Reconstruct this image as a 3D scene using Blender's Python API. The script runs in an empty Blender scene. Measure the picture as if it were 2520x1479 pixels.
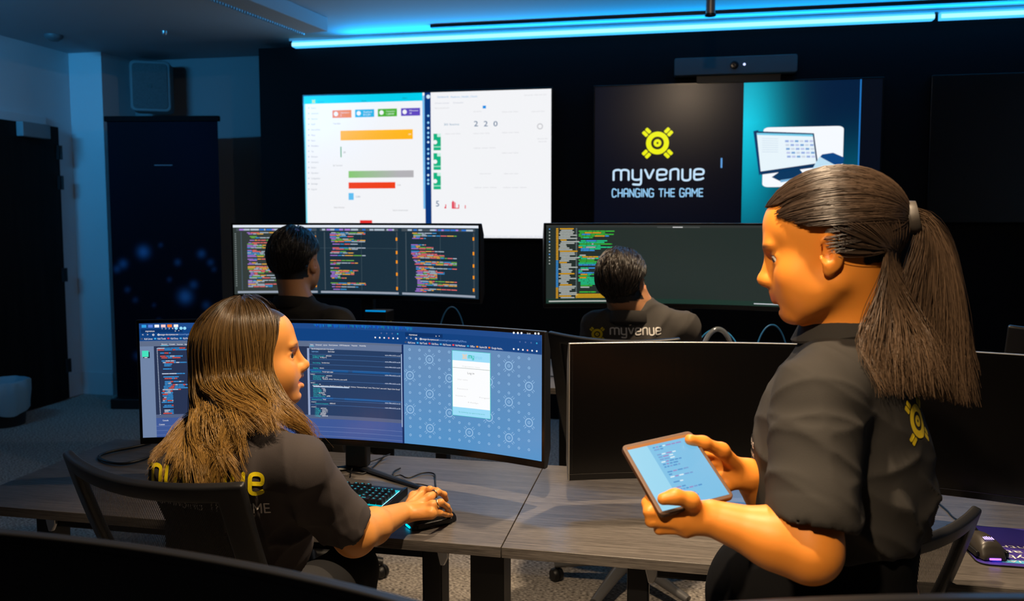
import bpy, bmesh, math, random
import numpy as np
from mathutils import Vector, Matrix
from mathutils.bvhtree import BVHTree
sc = bpy.context.scene
COL = sc.collection
PI = math.pi
rnd = random.Random(7)
# ------------------------------------------------------------------ camera
F, YAW, PIT, CX, CY, CH = 1960.0, math.radians(11.0), math.radians(4.24), 1280.0, 675.0, 1.5
cam = bpy.data.objects.new('camera', bpy.data.cameras.new('camera')); COL.objects.link(cam)
cam.location = (0, 0, CH); cam.rotation_euler = (PI/2-PIT, 0, YAW)
cam.data.lens = F/2520*36; cam.data.sensor_width = 36; cam.data.sensor_fit = 'HORIZONTAL'
cam.data.shift_x = -(CX-1260)/2520; cam.data.shift_y = -(739.5-CY)/2520
cam.data.clip_start = 0.05
cam.data.dof.use_dof = True; cam.data.dof.focus_distance = 1.78; cam.data.dof.aperture_fstop = 5.0
sc.camera = cam
sc.view_settings.view_transform = 'Standard'; sc.view_settings.look = 'None'
sc.view_settings.gamma = 1.0; sc.view_settings.use_curve_mapping = False
sc.view_settings.exposure = 0.0
# world: faint cool ambience of a dark room
w = bpy.data.worlds.new('world'); sc.world = w; w.use_nodes = True
w.node_tree.nodes['Background'].inputs[0].default_value = (0.10, 0.35, 0.9, 1)
w.node_tree.nodes['Background'].inputs[1].default_value = 0.016
def lamp(name, kind, loc, aim, energy, color, **kw):
    l = bpy.data.lights.new(name, kind); l.energy = energy; l.color = color
    for k, v in kw.items(): setattr(l, k, v)
    o = bpy.data.objects.new(name, l); COL.objects.link(o); o.location = loc
    d = Vector(aim)-Vector(loc); o.rotation_euler = d.to_track_quat('-Z', 'Y').to_euler()
    return o
WARM = (1.0, 0.75, 0.49)
CEIL = 2.82
SPOTS = [((0.10, 2.72, 2.80), (0.02, 2.40, 0.7), 175, 86), ((-0.15, 1.08, 2.80), (-0.25, 1.40, 0.9), 205, 72), ((-0.45, -0.30, 2.80), (0.15, 1.30, 1.30), 200, 34)]
for i, (p, a, e, sz) in enumerate(SPOTS):
    lamp('downlight_beam', 'SPOT', (p[0], p[1], p[2]-0.03), a, e, WARM, spot_size=math.radians(sz), spot_blend=0.7, shadow_soft_size=0.045)
# the cyan light strip of the far wall, and an unseen one added at the left
lamp('strip_glow', 'AREA', (0.1, 5.58, 2.70), (0.1, 4.4, 3.3), 40, (0.005, 0.40, 0.98), shape='RECTANGLE', size=5.0, size_y=0.05)
lamp('added_side_glow', 'AREA', (-4.70, 2.6, 2.72), (-4.72, 5.6, 2.35), 26, (0.05, 0.42, 0.92), shape='RECTANGLE', size=1.8, size_y=0.05, spread=math.radians(100))  # added out of view to light the left wall, pier and door blue

# ------------------------------------------------------------------ helpers
def lin(r, g, b):
    f = lambda c: (c/255/12.92) if c <= 10 else ((c/255+0.055)/1.055)**2.4
    return (f(r), f(g), f(b), 1.0)
FWD = np.array([-math.sin(YAW)*math.cos(PIT), math.cos(YAW)*math.cos(PIT), -math.sin(PIT)])
RGT = np.array([math.cos(YAW), math.sin(YAW), 0.0]); UPV = np.cross(RGT, FWD); EYE = np.array([0, 0, CH])
def ray(x, y): return FWD + RGT*(x-CX)/F - UPV*(y-CY)/F
def at(x, y, d): return EYE + ray(x, y)*d
def onY(x, y, Y): d = ray(x, y); return EYE + d*(Y/d[1])
def onX(x, y, X): d = ray(x, y); return EYE + d*(X/d[0])
def onZ(x, y, Z): d = ray(x, y); return EYE + d*((Z-CH)/d[2])

def mat(name, col, rough=0.5, metal=0.0, spec=0.5, emit=None, estr=1.0, noise=None, bump=None, coat=0, aniso=0, alpha=None, sss=0):
    m = bpy.data.materials.new(name); m.use_nodes = True
    nt = m.node_tree; N = nt.nodes; L = nt.links; b = N['Principled BSDF']
    if len(col) == 3: col = tuple(col)+(1,)
    b.inputs['Base Color'].default_value = col
    b.inputs['Roughness'].default_value = rough; b.inputs['Metallic'].default_value = metal
    b.inputs['Specular IOR Level'].default_value = spec
    b.inputs['Coat Weight'].default_value = coat
    b.inputs['Anisotropic'].default_value = aniso
    if sss: b.inputs['Subsurface Weight'].default_value = sss; b.inputs['Subsurface Radius'].default_value = (0.010, 0.004, 0.002); b.inputs['Subsurface Scale'].default_value = 0.6
    if emit is not None:
        b.inputs['Emission Color'].default_value = tuple(emit)[:3]+(1,); b.inputs['Emission Strength'].default_value = estr
    tc = N.new('ShaderNodeTexCoord')
    if noise:                       # (scale xyz, amount, detail)
        mp = N.new('ShaderNodeMapping'); mp.inputs['Scale'].default_value = noise[0]
        L.new(tc.outputs['Object'], mp.inputs[0])
        nz = N.new('ShaderNodeTexNoise'); nz.inputs['Scale'].default_value = 1; nz.inputs['Detail'].default_value = noise[2]
        L.new(mp.outputs[0], nz.inputs[0])
        mx = N.new('ShaderNodeMix'); mx.data_type = 'RGBA'
        k = noise[1]
        mx.inputs[6].default_value = tuple(c*(1-k) for c in col[:3])+(1,); mx.inputs[7].default_value = tuple(min(1, c*(1+k)) for c in col[:3])+(1,)
        mr = N.new('ShaderNodeMapRange'); mr.inputs[1].default_value = 0.3; mr.inputs[2].default_value = 0.7
        L.new(nz.outputs[0], mr.inputs[0]); L.new(mr.outputs[0], mx.inputs[0]); L.new(mx.outputs[2], b.inputs['Base Color'])
    if bump:                        # (scale xyz, strength, distance)
        mp = N.new('ShaderNodeMapping'); mp.inputs['Scale'].default_value = bump[0]
        L.new(tc.outputs['Object'], mp.inputs[0])
        nz = N.new('ShaderNodeTexNoise'); nz.inputs['Scale'].default_value = 1; nz.inputs['Detail'].default_value = 3
        L.new(mp.outputs[0], nz.inputs[0])
        bp = N.new('ShaderNodeBump'); bp.inputs['Strength'].default_value = bump[1]; bp.inputs['Distance'].default_value = bump[2]
        L.new(nz.outputs[0], bp.inputs['Height']); L.new(bp.outputs[0], b.inputs['Normal'])
    return m
def attr_mat(name, rough=0.5, emit=0.0, spec=0.5, sss=0, bump=None, base=True, aniso=0):
    m = mat(name, (0, 0, 0), rough=rough, spec=spec, sss=sss, bump=bump, aniso=aniso)
    N = m.node_tree.nodes; L = m.node_tree.links; b = N['Principled BSDF']
    a = N.new('ShaderNodeAttribute'); a.attribute_name = 'Col'
    if base: L.new(a.outputs['Color'], b.inputs['Base Color'])
    if emit: L.new(a.outputs['Color'], b.inputs['Emission Color']); b.inputs['Emission Strength'].default_value = emit
    return m

def link(name, me, parent=None):
    o = bpy.data.objects.new(name, me); COL.objects.link(o)
    if parent is not None:
        o.parent = parent
        bpy.context.view_layer.update() if False else None
    return o
def thing(name, label, cat, loc=(0, 0, 0), rz=0, group=None):
    o = bpy.data.objects.new(name, None); COL.objects.link(o); o.empty_display_size = 0.1
    o.location = loc; o.rotation_euler = (0, 0, rz); o['label'] = label; o['category'] = cat
    if group: o['group'] = group
    return o
def tag(o, label, cat, group=None, kind=None):
    o['label'] = label; o['category'] = cat
    if group: o['group'] = group
    if kind: o['kind'] = kind
    return o
def struct(o): o['kind'] = 'structure'; return o

class MB:
    """collects simple shapes into one mesh"""
    def __init__(s): s.v = []; s.f = []
    def add(s, vs, fs):
        n = len(s.v); s.v += [tuple(map(float, p)) for p in vs]; s.f += [tuple(i+n for i in f) for f in fs]; return s
    def box(s, x0, x1, y0, y1, z0, z1, M=None):
        vs = [(x, y, z) for x in (x0, x1) for y in (y0, y1) for z in (z0, z1)]
        if M is not None: vs = [tuple(M @ Vector(p)) for p in vs]
        return s.add(vs, [(0, 1, 3, 2), (4, 6, 7, 5), (0, 4, 5, 1), (2, 3, 7, 6), (0, 2, 6, 4), (1, 5, 7, 3)])
    def prism(s, poly, z0, z1, M=None):
        n = len(poly); vs = [(x, y, z0) for x, y in poly]+[(x, y, z1) for x, y in poly]
        if M is not None: vs = [tuple(M @ Vector(p)) for p in vs]
        return s.add(vs, [tuple(range(n-1, -1, -1)), tuple(range(n, 2*n))]+[(i, (i+1) % n, n+(i+1) % n, n+i) for i in range(n)])
    def tube(s, pts, r, n=10, cap=True, flat=1.0):
        pts = [Vector(p) for p in pts]; R = r if hasattr(r, '__len__') else [r]*len(pts)
        up = Vector((0, 0, 1)); rings = []
        for i, p in enumerate(pts):
            t = (pts[min(i+1, len(pts)-1)]-pts[max(i-1, 0)]).normalized()
            a = t.cross(up)
            if a.length < 1e-3: a = t.cross(Vector((0, 1, 0)))
            a.normalize(); b = a.cross(t)
            rings.append([p+a*R[i]*math.cos(k*2*PI/n)+b*R[i]*flat*math.sin(k*2*PI/n) for k in range(n)])
        vs = [q for rg in rings for q in rg]; fs = []
        for i in range(len(pts)-1):
            for k in range(n):
                fs.append((i*n+k, i*n+(k+1) % n, (i+1)*n+(k+1) % n, (i+1)*n+k))
        if cap: fs += [tuple(range(n-1, -1, -1)), tuple(range((len(pts)-1)*n, len(pts)*n))]
        return s.add(vs, fs)
    def lathe(s, prof, n=24, M=None):
        vs = []; fs = []; m = len(prof)
        for k in range(n):
            a = 2*PI*k/n
            for r, z in prof: vs.append((r*math.cos(a), r*math.sin(a), z))
        if M is not None: vs = [tuple(M @ Vector(p)) for p in vs]
        for k in range(n):
            for i in range(m-1):
                fs.append((k*m+i, ((k+1) % n)*m+i, ((k+1) % n)*m+i+1, k*m+i+1))
        fs += [tuple(k*m for k in range(n-1, -1, -1)), tuple(k*m+m-1 for k in range(n))]
        return s.add(vs, fs)
    def build(s, name, m, parent=None, bevel=0, smooth=False, seg=2):
        me = bpy.data.meshes.new(name); me.from_pydata(s.v, [], s.f); me.update()
        bm = bmesh.new(); bm.from_mesh(me); bmesh.ops.recalc_face_normals(bm, faces=bm.faces); bm.to_mesh(me); bm.free()
        me.materials.append(m)
        if smooth or bevel: me.polygons.foreach_set('use_smooth', [True]*len(me.polygons))
        if smooth and not bevel:
            try: me.set_sharp_from_angle(angle=math.radians(50))
            except Exception: pass
        o = link(name, me, parent)
        if bevel:
            b = o.modifiers.new('bevel', 'BEVEL'); b.width = bevel; b.segments = seg; b.limit_method = 'ANGLE'; b.harden_normals = True
        return o
def rrect(w, h, r, n=5, cx=0, cy=0):
    out = []
    for sx, sy, a0 in ((1, 1, 0), (-1, 1, 90), (-1, -1, 180), (1, -1, 270)):
        for k in range(n+1):
            a = math.radians(a0+90*k/n); out.append((cx+sx*(w/2-r)+r*math.cos(a), cy+sy*(h/2-r)+r*math.sin(a)))
    return out
def spline(pts, n=8):
    P = [np.array(p, float) for p in pts]; P = [2*P[0]-P[1]]+P+[2*P[-1]-P[-2]]; out = []
    for i in range(1, len(P)-2):
        for k in range(n):
            t = k/n; a, b, c, d = P[i-1:i+3]
            out.append(0.5*((2*b)+(-a+c)*t+(2*a-5*b+4*c-d)*t*t+(-a+3*b-3*c+d)*t**3))
    out.append(P[-2]); return out
def copy_tree(o, parent=None):
    c = o.copy(); COL.objects.link(c)
    if parent is not None: c.parent = parent
    for ch in [x for x in bpy.data.objects if x.parent == o]: copy_tree(ch, c)
    return c
def color_mesh(name, V, Fc, C, m, parent=None, smooth=False):
    """mesh with a colour per vertex (attribute Col)"""
    me = bpy.data.meshes.new(name)
    V = np.asarray(V, dtype=np.float32)
    if isinstance(Fc, np.ndarray):
        nf, k = Fc.shape
        me.vertices.add(len(V)); me.vertices.foreach_set('co', V.ravel())
        me.loops.add(nf*k); me.loops.foreach_set('vertex_index', Fc.astype(np.int32).ravel())
        me.polygons.add(nf); me.polygons.foreach_set('loop_start', np.arange(0, nf*k, k, dtype=np.int32))
        me.polygons.foreach_set('loop_total', np.full(nf, k, dtype=np.int32))
    else:
        me.from_pydata([tuple(map(float, v)) for v in V], [], Fc)
    if C is not None:
        a = me.color_attributes.new('Col', 'FLOAT_COLOR', 'POINT')
        C = np.asarray(C, dtype=np.float32)
        if C.shape[1] == 3: C = np.hstack([C, np.ones((len(C), 1), np.float32)])
        a.data.foreach_set('color', C.ravel())
    me.update(); me.validate()
    if smooth: me.polygons.foreach_set('use_smooth', [True]*len(me.polygons))
    me.materials.append(m)
    return link(name, me, parent)

# ---- lettering -----------------------------------------------------------
_tc = {}
def text2d(s):
    if s in _tc: return _tc[s]
    cu = bpy.data.curves.new('t', 'FONT'); cu.body = s; cu.resolution_u = 2
    o = bpy.data.objects.new('t', cu); me = o.to_mesh()
    V = [(v.co.x, v.co.y) for v in me.vertices]; Fc = [tuple(p.vertices) for p in me.polygons]
    o.to_mesh_clear(); bpy.data.objects.remove(o); bpy.data.curves.remove(cu)
    W = max([v[0] for v in V] or [1]); _tc[s] = (V, Fc, W); return _tc[s]
def chaikin(p, n=2):
    for _ in range(n):
        q = [p[0]]
        for a, b in zip(p, p[1:]):
            q += [(a[0]*.75+b[0]*.25, a[1]*.75+b[1]*.25), (a[0]*.25+b[0]*.75, a[1]*.25+b[1]*.75)]
        q.append(p[-1]); p = q
    return p
GL = {'m': (1.2, [[(0, 0), (0, .55), (0, 1), (.6, 1.05), (.6, .5), (.6, 0)], [(.6, .5), (.6, 1.05), (1.2, 1.0), (1.2, .5), (1.2, 0)]]),
 'y': (.68, [[(0, 1), (0, .5), (0, 0), (.68, 0), (.68, .5)], [(.68, 1), (.68, .3), (.68, -.5), (.4, -.5), (.05, -.46)]]),
 'v': (.66, [[(0, 1), (.15, .6), (.33, .02), (.51, .6), (.66, 1)]]),
 'e': (.7, [[(.03, .5), (.4, .5), (.7, .5), (.72, 1.02), (.0, 1.04), (-.02, .5), (-.02, -.05), (.45, -.03), (.68, .1)]]),
 'n': (.62, [[(0, 0), (0, .55), (0, 1), (.62, 1.1), (.62, .5), (.62, 0)]]),
 'u': (.62, [[(0, 1), (0, .5), (0, -.1), (.62, -.1), (.62, .5), (.62, 1)]])}
GC = {'C': (.6, [[(.6, .88), (.3, 1.08), (-.02, 1), (-.02, 0), (.3, -.08), (.6, .12)]]),
 'H': (.6, [[(0, 0), (0, 1)], [(.6, 0), (.6, 1)], [(0, .5), (.6, .5)]]),
 'A': (.6, [[(0, 0), (0, .5), (0, 1.05), (.6, 1.05), (.6, .5), (.6, 0)], [(0, .42), (.6, .42)]]),
 'N': (.6, [[(0, 0), (0, 1)], [(0, 1), (.6, 0)], [(.6, 0), (.6, 1)]]),
 'G': (.62, [[(.6, .9), (.3, 1.08), (-.02, 1), (-.02, 0), (.3, -.06), (.62, 0), (.62, .45)], [(.62, .45), (.35, .45)]]),
 'I': (.0, [[(0, 0), (0, 1)]]), 'T': (.6, [[(0, 1), (.6, 1)], [(.3, 1), (.3, 0)]]),
 'E': (.5, [[(.5, 1), (0, 1)], [(0, 1), (0, 0)], [(0, 0), (.5, 0)], [(0, .5), (.45, .5)]]),
 'M': (.75, [[(0, 0), (0, 1)], [(0, 1), (.375, .4)], [(.375, .4), (.75, 1)], [(.75, 1), (.75, 0)]])}
def ribbon(p, w):
    """a rounded stroke as a list of small convex polygons"""
    out = []
    for a, b in zip(p, p[1:]):
        dx, dy = b[0]-a[0], b[1]-a[1]; l = math.hypot(dx, dy)
        if l < 1e-6: continue
        nx, ny = -dy/l*w, dx/l*w
        out.append([(a[0]+nx, a[1]+ny), (a[0]-nx, a[1]-ny), (b[0]-nx, b[1]-ny), (b[0]+nx, b[1]+ny)])
    for q in p:
        out.append([(q[0]+w*math.cos(k*PI/4), q[1]+w*math.sin(k*PI/4)) for k in range(8)])
    return out
def word(s, w=.13, gap=.34, smooth=2, wx=1.0):
    """polygons and width of a word in the rounded stroke alphabet, x-height 1"""
    x = 0; out = []
    for ch in s:
        if ch == ' ': x += .55; continue
        adv, st = (GL.get(ch) or GC.get(ch))
        for p in st:
            p = [(a*wx, b) for a, b in p]
            q = chaikin(p, smooth) if len(p) > 2 else [p[0], ((p[0][0]+p[1][0])/2, (p[0][1]+p[1][1])/2), p[1]]
            out += [[(a+x, b) for a, b in poly] for poly in ribbon(q, w)]
        x += adv*wx+gap
    return out, x-gap
def annulus(r0, r1, n=28, cx=0, cy=0):
    out = []
    for k in range(n):
        a, b = 2*PI*k/n, 2*PI*(k+1)/n
        out.append([(cx+r1*math.cos(a), cy+r1*math.sin(a)), (cx+r1*math.cos(b), cy+r1*math.sin(b)), (cx+r0*math.cos(b), cy+r0*math.sin(b)), (cx+r0*math.cos(a), cy+r0*math.sin(a))])
    return out
def sun(thin=False):
    """the round emblem with four pairs of rays, outer ring radius 1"""
    out = annulus(.78, 1)+annulus(.22, .34)+annulus(0, .08, 8) if thin else annulus(.56, 1)+annulus(.09, .34)
    for q in range(4):
        a = PI/4+q*PI/2; c, s = math.cos(a), math.sin(a)
        for o in ((-.19, .19) if not thin else (-.22, .22)):
            r0, r1, hw = (1.08, 1.62, .155) if not thin else (1.2, 1.75, .06)
            pl = rrect(r1-r0, hw*2, hw*.55, 3, (r0+r1)/2, o)
            out.append([(x*c-y*s, x*s+y*c) for x, y in pl])
    return out

class Painter:
    """lays flat coloured shapes (u to the right, v down, 0..1) on a screen surface f(u, v, lift)"""
    def __init__(s, surf, aspect, inv, seg=1):
        s.surf, s.asp, s.inv, s.seg = surf, aspect, inv, seg; s.V = []; s.F = []; s.C = []
    def poly(s, pts, col, layer=1):
        n = len(s.V)
        for u, v in pts: s.V.append(s.surf(u, v, layer*0.0004)); s.C.append(col[:3])
        s.F.append(tuple(range(n, n+len(pts))))
    def rect(s, u0, v0, u1, v1, col, layer=1, grad=None, ny=1):
        nx = max(1, int(math.ceil(abs(u1-u0)*s.seg)))
        if grad: nx = max(nx, 24); ny = 16
        for i in range(nx):
            for j in range(ny):
                a, b = u0+(u1-u0)*i/nx, u0+(u1-u0)*(i+1)/nx; c, d = v0+(v1-v0)*j/ny, v0+(v1-v0)*(j+1)/ny
                if grad:
                    n = len(s.V)
                    for u, v in ((a, c), (a, d), (b, d), (b, c)): s.V.append(s.surf(u, v, layer*0.0004)); s.C.append(grad(u, v)[:3])
                    s.F.append((n, n+1, n+2, n+3))
                else: s.poly([(a, c), (a, d), (b, d), (b, c)], col, layer)
    def R(s, x0, y0, x1, y1, col, layer=2):
        """rectangle given by where its sides are seen in the photograph"""
        xm, ym = (x0+x1)/2, (y0+y1)/2
        s.rect(s.inv(x0, ym)[0], s.inv(xm, y0)[1], s.inv(x1, ym)[0], s.inv(xm, y1)[1], col, layer)
    def shapes(s, polys, u, v, h, col, layer=3, sx=1.0):
        """polygons in y-up units of height h (in v), origin at u, v"""
        for p in polys: s.poly([(u+x*h/s.asp*sx, v-y*h) for x, y in p], col, layer)
    def text(s, t, x, y, hpx, col, layer=4, width=None, sx=1.0):
        """text whose baseline starts at photo point x, y"""
        u, v = s.inv(x, y); h = s.inv(x, y)[1]-s.inv(x, y-hpx)[1]; V, Fc, W = text2d(t); h *= 1.25
        k = h/s.asp*sx
        if width: k = (s.inv(x+width, y)[0]-u)/W
        n = len(s.V)
        for a, b in V: s.V.append(s.surf(u+a*k, v-b*h, layer*0.0004)); s.C.append(col[:3])
        s.F += [tuple(i+n for i in f) for f in Fc]
    def build(s, name, m, parent): return color_mesh(name, s.V, s.F, s.C, m, parent)
def flat_surface(x0, x1, z0, z1, Y):
    surf = lambda u, v, l: (x0+(x1-x0)*u, Y-l, z1-(z1-z0)*v)
    def inv(x, y): p = onY(x, y, Y); return ((p[0]-x0)/(x1-x0), (z1-p[2])/(z1-z0))
    return surf, inv
# ------------------------------------------------------------------ materials
M = {}
M['black'] = mat('black_plastic', lin(22, 22, 24), 0.45)
M['gloss'] = mat('glossy_black', lin(12, 12, 13), 0.22)
M['panel'] = mat('black_wall_paint', (0.002, 0.0022, 0.0035), 0.7, spec=0.12)
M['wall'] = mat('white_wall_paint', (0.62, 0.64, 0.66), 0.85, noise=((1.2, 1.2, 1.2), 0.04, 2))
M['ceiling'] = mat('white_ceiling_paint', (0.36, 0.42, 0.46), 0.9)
M['wood'] = mat('dark_door_wood', (0.008, 0.006, 0.005), 0.6, spec=.15, noise=((22, 22, 1.2), 0.5, 4))
M['screen_off'] = mat('dark_screen_glass', (0.0025, 0.0022, 0.0022), 0.24, spec=0.55)
M['lit'] = attr_mat('lit_screen', rough=0.27, emit=1.0, base=False, spec=0.6)
M['matte'] = attr_mat('printed', rough=0.7, spec=.1)
M['silver'] = mat('silver_metal', (0.55, 0.56, 0.58), 0.3, metal=0.9)
M['darkmetal'] = mat('powder_coated_steel', lin(26, 27, 30), 0.4, metal=0.3)
M['cable'] = mat('black_rubber', lin(16, 16, 17), 0.45)
# carpet
def carpet():
    m = mat('flecked_carpet', (0.1, 0.09, 0.085), 0.95, spec=0.1)
    N = m.node_tree.nodes; L = m.node_tree.links; b = N['Principled BSDF']
    tc = N.new('ShaderNodeTexCoord'); mp = N.new('ShaderNodeMapping'); mp.inputs['Scale'].default_value = (70, 190, 70)
    nz = N.new('ShaderNodeTexNoise'); nz.inputs['Scale'].default_value = 1.0; nz.inputs['Detail'].default_value = 4
    L.new(tc.outputs['Object'], mp.inputs[0]); L.new(mp.outputs[0], nz.inputs[0])
    r = N.new('ShaderNodeValToRGB'); r.color_ramp.elements[0].position = 0.36; r.color_ramp.elements[1].position = 0.66
    r.color_ramp.elements[0].color = (0.075, 0.070, 0.066, 1); r.color_ramp.elements[1].color = (0.62, 0.56, 0.50, 1)
    L.new(nz.outputs[0], r.inputs[0]); L.new(r.outputs[0], b.inputs['Base Color'])
    bp = N.new('ShaderNodeBump'); bp.inputs['Strength'].default_value = 0.6; bp.inputs['Distance'].default_value = 0.004
    L.new(nz.outputs[0], bp.inputs['Height']); L.new(bp.outputs[0], b.inputs['Normal']); return m
M['carpet'] = carpet()
def laminate():
    m = mat('grey_oak_laminate', (0.1, 0.1, 0.1), 0.36, spec=0.42)
    N = m.node_tree.nodes; L = m.node_tree.links; b = N['Principled BSDF']
    tc = N.new('ShaderNodeTexCoord'); out = []
    for sc_, d in (((5.0, 190, 190), 5), ((30, 700, 700), 3)):
        mp = N.new('ShaderNodeMapping'); mp.inputs['Scale'].default_value = sc_
        nz = N.new('ShaderNodeTexNoise'); nz.inputs['Scale'].default_value = 1.0; nz.inputs['Detail'].default_value = d
        L.new(tc.outputs['Object'], mp.inputs[0]); L.new(mp.outputs[0], nz.inputs[0]); out.append(nz)
    ad = N.new('ShaderNodeMath'); ad.operation = 'ADD'; L.new(out[0].outputs[0], ad.inputs[0]); L.new(out[1].outputs[0], ad.inputs[1])
    r = N.new('ShaderNodeValToRGB'); r.color_ramp.elements[0].position = 0.4; r.color_ramp.elements[1].position = 0.62
    hf = N.new('ShaderNodeMath'); hf.operation = 'MULTIPLY'; hf.inputs[1].default_value = 0.5
    L.new(ad.outputs[0], hf.inputs[0]); L.new(hf.outputs[0], r.inputs[0])
    r.color_ramp.elements[0].color = (0.068, 0.060, 0.055, 1); r.color_ramp.elements[1].color = (0.155, 0.139, 0.126, 1)
    L.new(r.outputs[0], b.inputs['Base Color'])
    return m
M['laminate'] = laminate()

# ------------------------------------------------------------------ room shell
WY = 5.72                                     # front face of the black display wall
XL, XR, YB = -4.89, 3.6, -1.6
struct(MB().box(XL-.1, XR+.1, YB-.1, 6.4, -0.1, 0).build('floor', M['carpet']))
cl = MB()
TZ = CEIL
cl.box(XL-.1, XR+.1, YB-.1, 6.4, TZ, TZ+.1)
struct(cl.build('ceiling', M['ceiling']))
struct(MB().box(XL-.1, XL, YB-.1, 6.4, 0, TZ).build('wall_left', M['wall']))
struct(MB().box(XR, XR+.1, YB-.1, 6.4, 0, TZ).build('wall_right', M['wall']))
struct(MB().box(XL-.1, XR+.1, YB-.1, YB, 0, TZ).build('wall_rear', M['panel']))
struct(MB().box(XL, XR, 6.20, 6.3, 0, CEIL).build('wall_front', mat('shaded_recess_paint', (.22, .23, .24), .85)))  # shade of the recess put into a darker wall colour
struct(MB().box(XL, -4.59, 5.80, 6.2, 0, CEIL).build('wall_pier', M['wall']))
bw = MB().box(-3.155, XR, WY, 6.2, 0, 2.775)
struct(bw.build('wall_display', M['panel']))
bb = MB().box(XL+.005, -4.585, 5.785, 5.80, 0, .19).box(XL, XL+.015, 5.64, 5.80, 0, .19)
struct(bb.build('baseboard_pier', M['wall'], bevel=.003))
struct(MB().box(-4.59, -3.155, 6.185, 6.2, 0, .19).build('baseboard_recess', M['wall'], bevel=.003))
# dark timber door leaf, folded open against the left wall
dr = MB().box(XL+.004, XL+.05, 4.2, 5.60, 0.012, 2.20)
d = struct(dr.build('door_1', M['wood'], bevel=.002))
for z in (2.0, 1.76, 1.02, 0.28):
    h = MB().box(XL+.05, XL+.058, 5.565, 5.60, z-.055, z+.055).tube([(XL+.06, 5.608, z-.055), (XL+.06, 5.608, z+.055)], .009).build('hinge', M['black'], d)
MB().box(XL+.05, XL+.11, 5.18, 5.45, 2.09, 2.20).build('door_closer', mat('grey_door_closer', (.22, .26, .28), .5), d, bevel=.006)
struct(MB().box(XL, XL+.03, 4.0, 5.50, 2.20, 2.27).build('trim_door_head', M['wall'], bevel=.003))

# cyan light strip in its aluminium channel
ls = thing('light_strip', 'long glowing cyan light strip running along the top of the black display wall', 'light strip', (-0.0, 5.70, 2.79))
MB().box(-2.86, 3.4, -.06, .018, .012, .03).build('channel', M['silver'], ls)
M['led'] = mat('cyan_led', (0, 0, 0), emit=(0.05, 0.42, 0.90), estr=1.7)
M['led2'] = mat('cyan_led_core', (0, 0, 0), emit=(0.32, 0.80, 1.0), estr=1.5)
MB().box(-2.84, 1.62, -.052, .010, -.030, .012).box(1.66, 3.4, -.052, .010, -.030, .012).build('diffuser', M['led'], ls)
MB().box(-2.84, 1.62, -.060, -.052, -.026, -.002).box(1.66, 3.4, -.060, -.052, -.026, -.002).build('bright_core', M['led2'], ls)
# warm recessed downlights (outside the frame, they light the desks)
for i, (p, a, e, sz_) in enumerate(SPOTS):
    t = thing('downlight', ['round recessed warm downlight above the second desk row', 'round recessed warm downlight above the seated woman', 'round recessed warm downlight behind the viewer'][i], 'ceiling light', (p[0], p[1], CEIL), 0)
    MB().lathe([(.03, 0), (.055, -.002), (.05, -.012), (.034, -.006)], 24).build('trim_ring', M['silver'], t, smooth=True)
    MB().lathe([(0.001, -.034), (.012, -.032), (.022, -.024), (.028, -.012), (.03, -.001)], 20).build('lens', mat('warm_lens', (0, 0, 0), emit=WARM, estr=(1100, 300, 40)[i]), t)
ls2 = thing('light_strip', 'cyan light strip high on the side wall by the door, outside the frame', 'light strip', (XL+.03, 2.6, 2.74))
MB().box(-.03, .02, -.95, .95, .012, .03).build('channel', M['silver'], ls2); MB().box(-.02, .015, -.93, .93, -.012, .012).build('diffuser', M['led'], ls2)  # fixture added to go with the unseen side glow
# slim linear luminaire hanging under the ceiling at the left
def linear_luminaire():
    a = np.array([-2.50, 5.12]); b = np.array([-2.66, 3.9]); d_ = (a-b)/np.linalg.norm(a-b)
    ang = math.atan2(d_[1], d_[0])-PI/2
    t = thing('linear_luminaire', 'pale blue lit slim linear ceiling luminaire with a ribbed lower edge', 'ceiling light', (a[0], a[1], 2.715), ang)
    L_ = 1.6
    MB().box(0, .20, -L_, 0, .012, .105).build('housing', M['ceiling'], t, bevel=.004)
    mb = MB()
    for k in range(64): mb.box(.004, .022, -L_+.02+k*.0248, -L_+.02+k*.0248+.014, -.0, .012)
    o = mb.build('louver_ribs', M['silver'], t)
linear_luminaire()
# smoke detector, ceiling post and dark strip for a ceiling shadow line
t = MB().lathe([(.001, 0), (.062, 0), (.062, -.018), (.05, -.03), (.03, -.045), (.001, -.047)], 28).build('smoke_detector', mat('grey_detector', (0.10, 0.11, 0.12), 0.5), smooth=True)
t.location = (-4.50, 5.20, CEIL); tag(t, 'small round smoke detector on the ceiling above the door', 'smoke detector')
t = MB().lathe([(.001, 0), (.02, 0), (.02, -.02), (.012, -.03), (.001, -.03)], 16).build('sprinkler_head', M['silver'], smooth=True)
t.location = (-3.62, 5.24, CEIL); tag(t, 'tiny dark sprinkler head on the ceiling above the speaker', 'sprinkler')
t = thing('ceiling_post', 'short grey post dropping from the ceiling above the camera bar', 'post', (0.175, 4.62, 2.60))
MB().tube([(0, 0, 0.008), (0, 0, .22)], .026, 16).build('tube', mat('brushed_post', (.3, .28, .27), 0.4, metal=.6), t, smooth=True)
MB().lathe([(.001, 0), (.031, 0), (.031, .010), (.001, .010)], 16).build('end_cap', M['darkmetal'], t, smooth=True)
tr = MB().box(-1.69, 2.9, -.02, .02, -.02, 0).build('ceiling_shadow_line', M['darkmetal']); tr.location = (0, 5.44, CEIL)  # dark strip in place of the slot shadow on the ceiling
tag(tr, 'thin dark strip standing in for a shadow line on the ceiling before the cyan strip', 'shadow strip')

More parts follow.
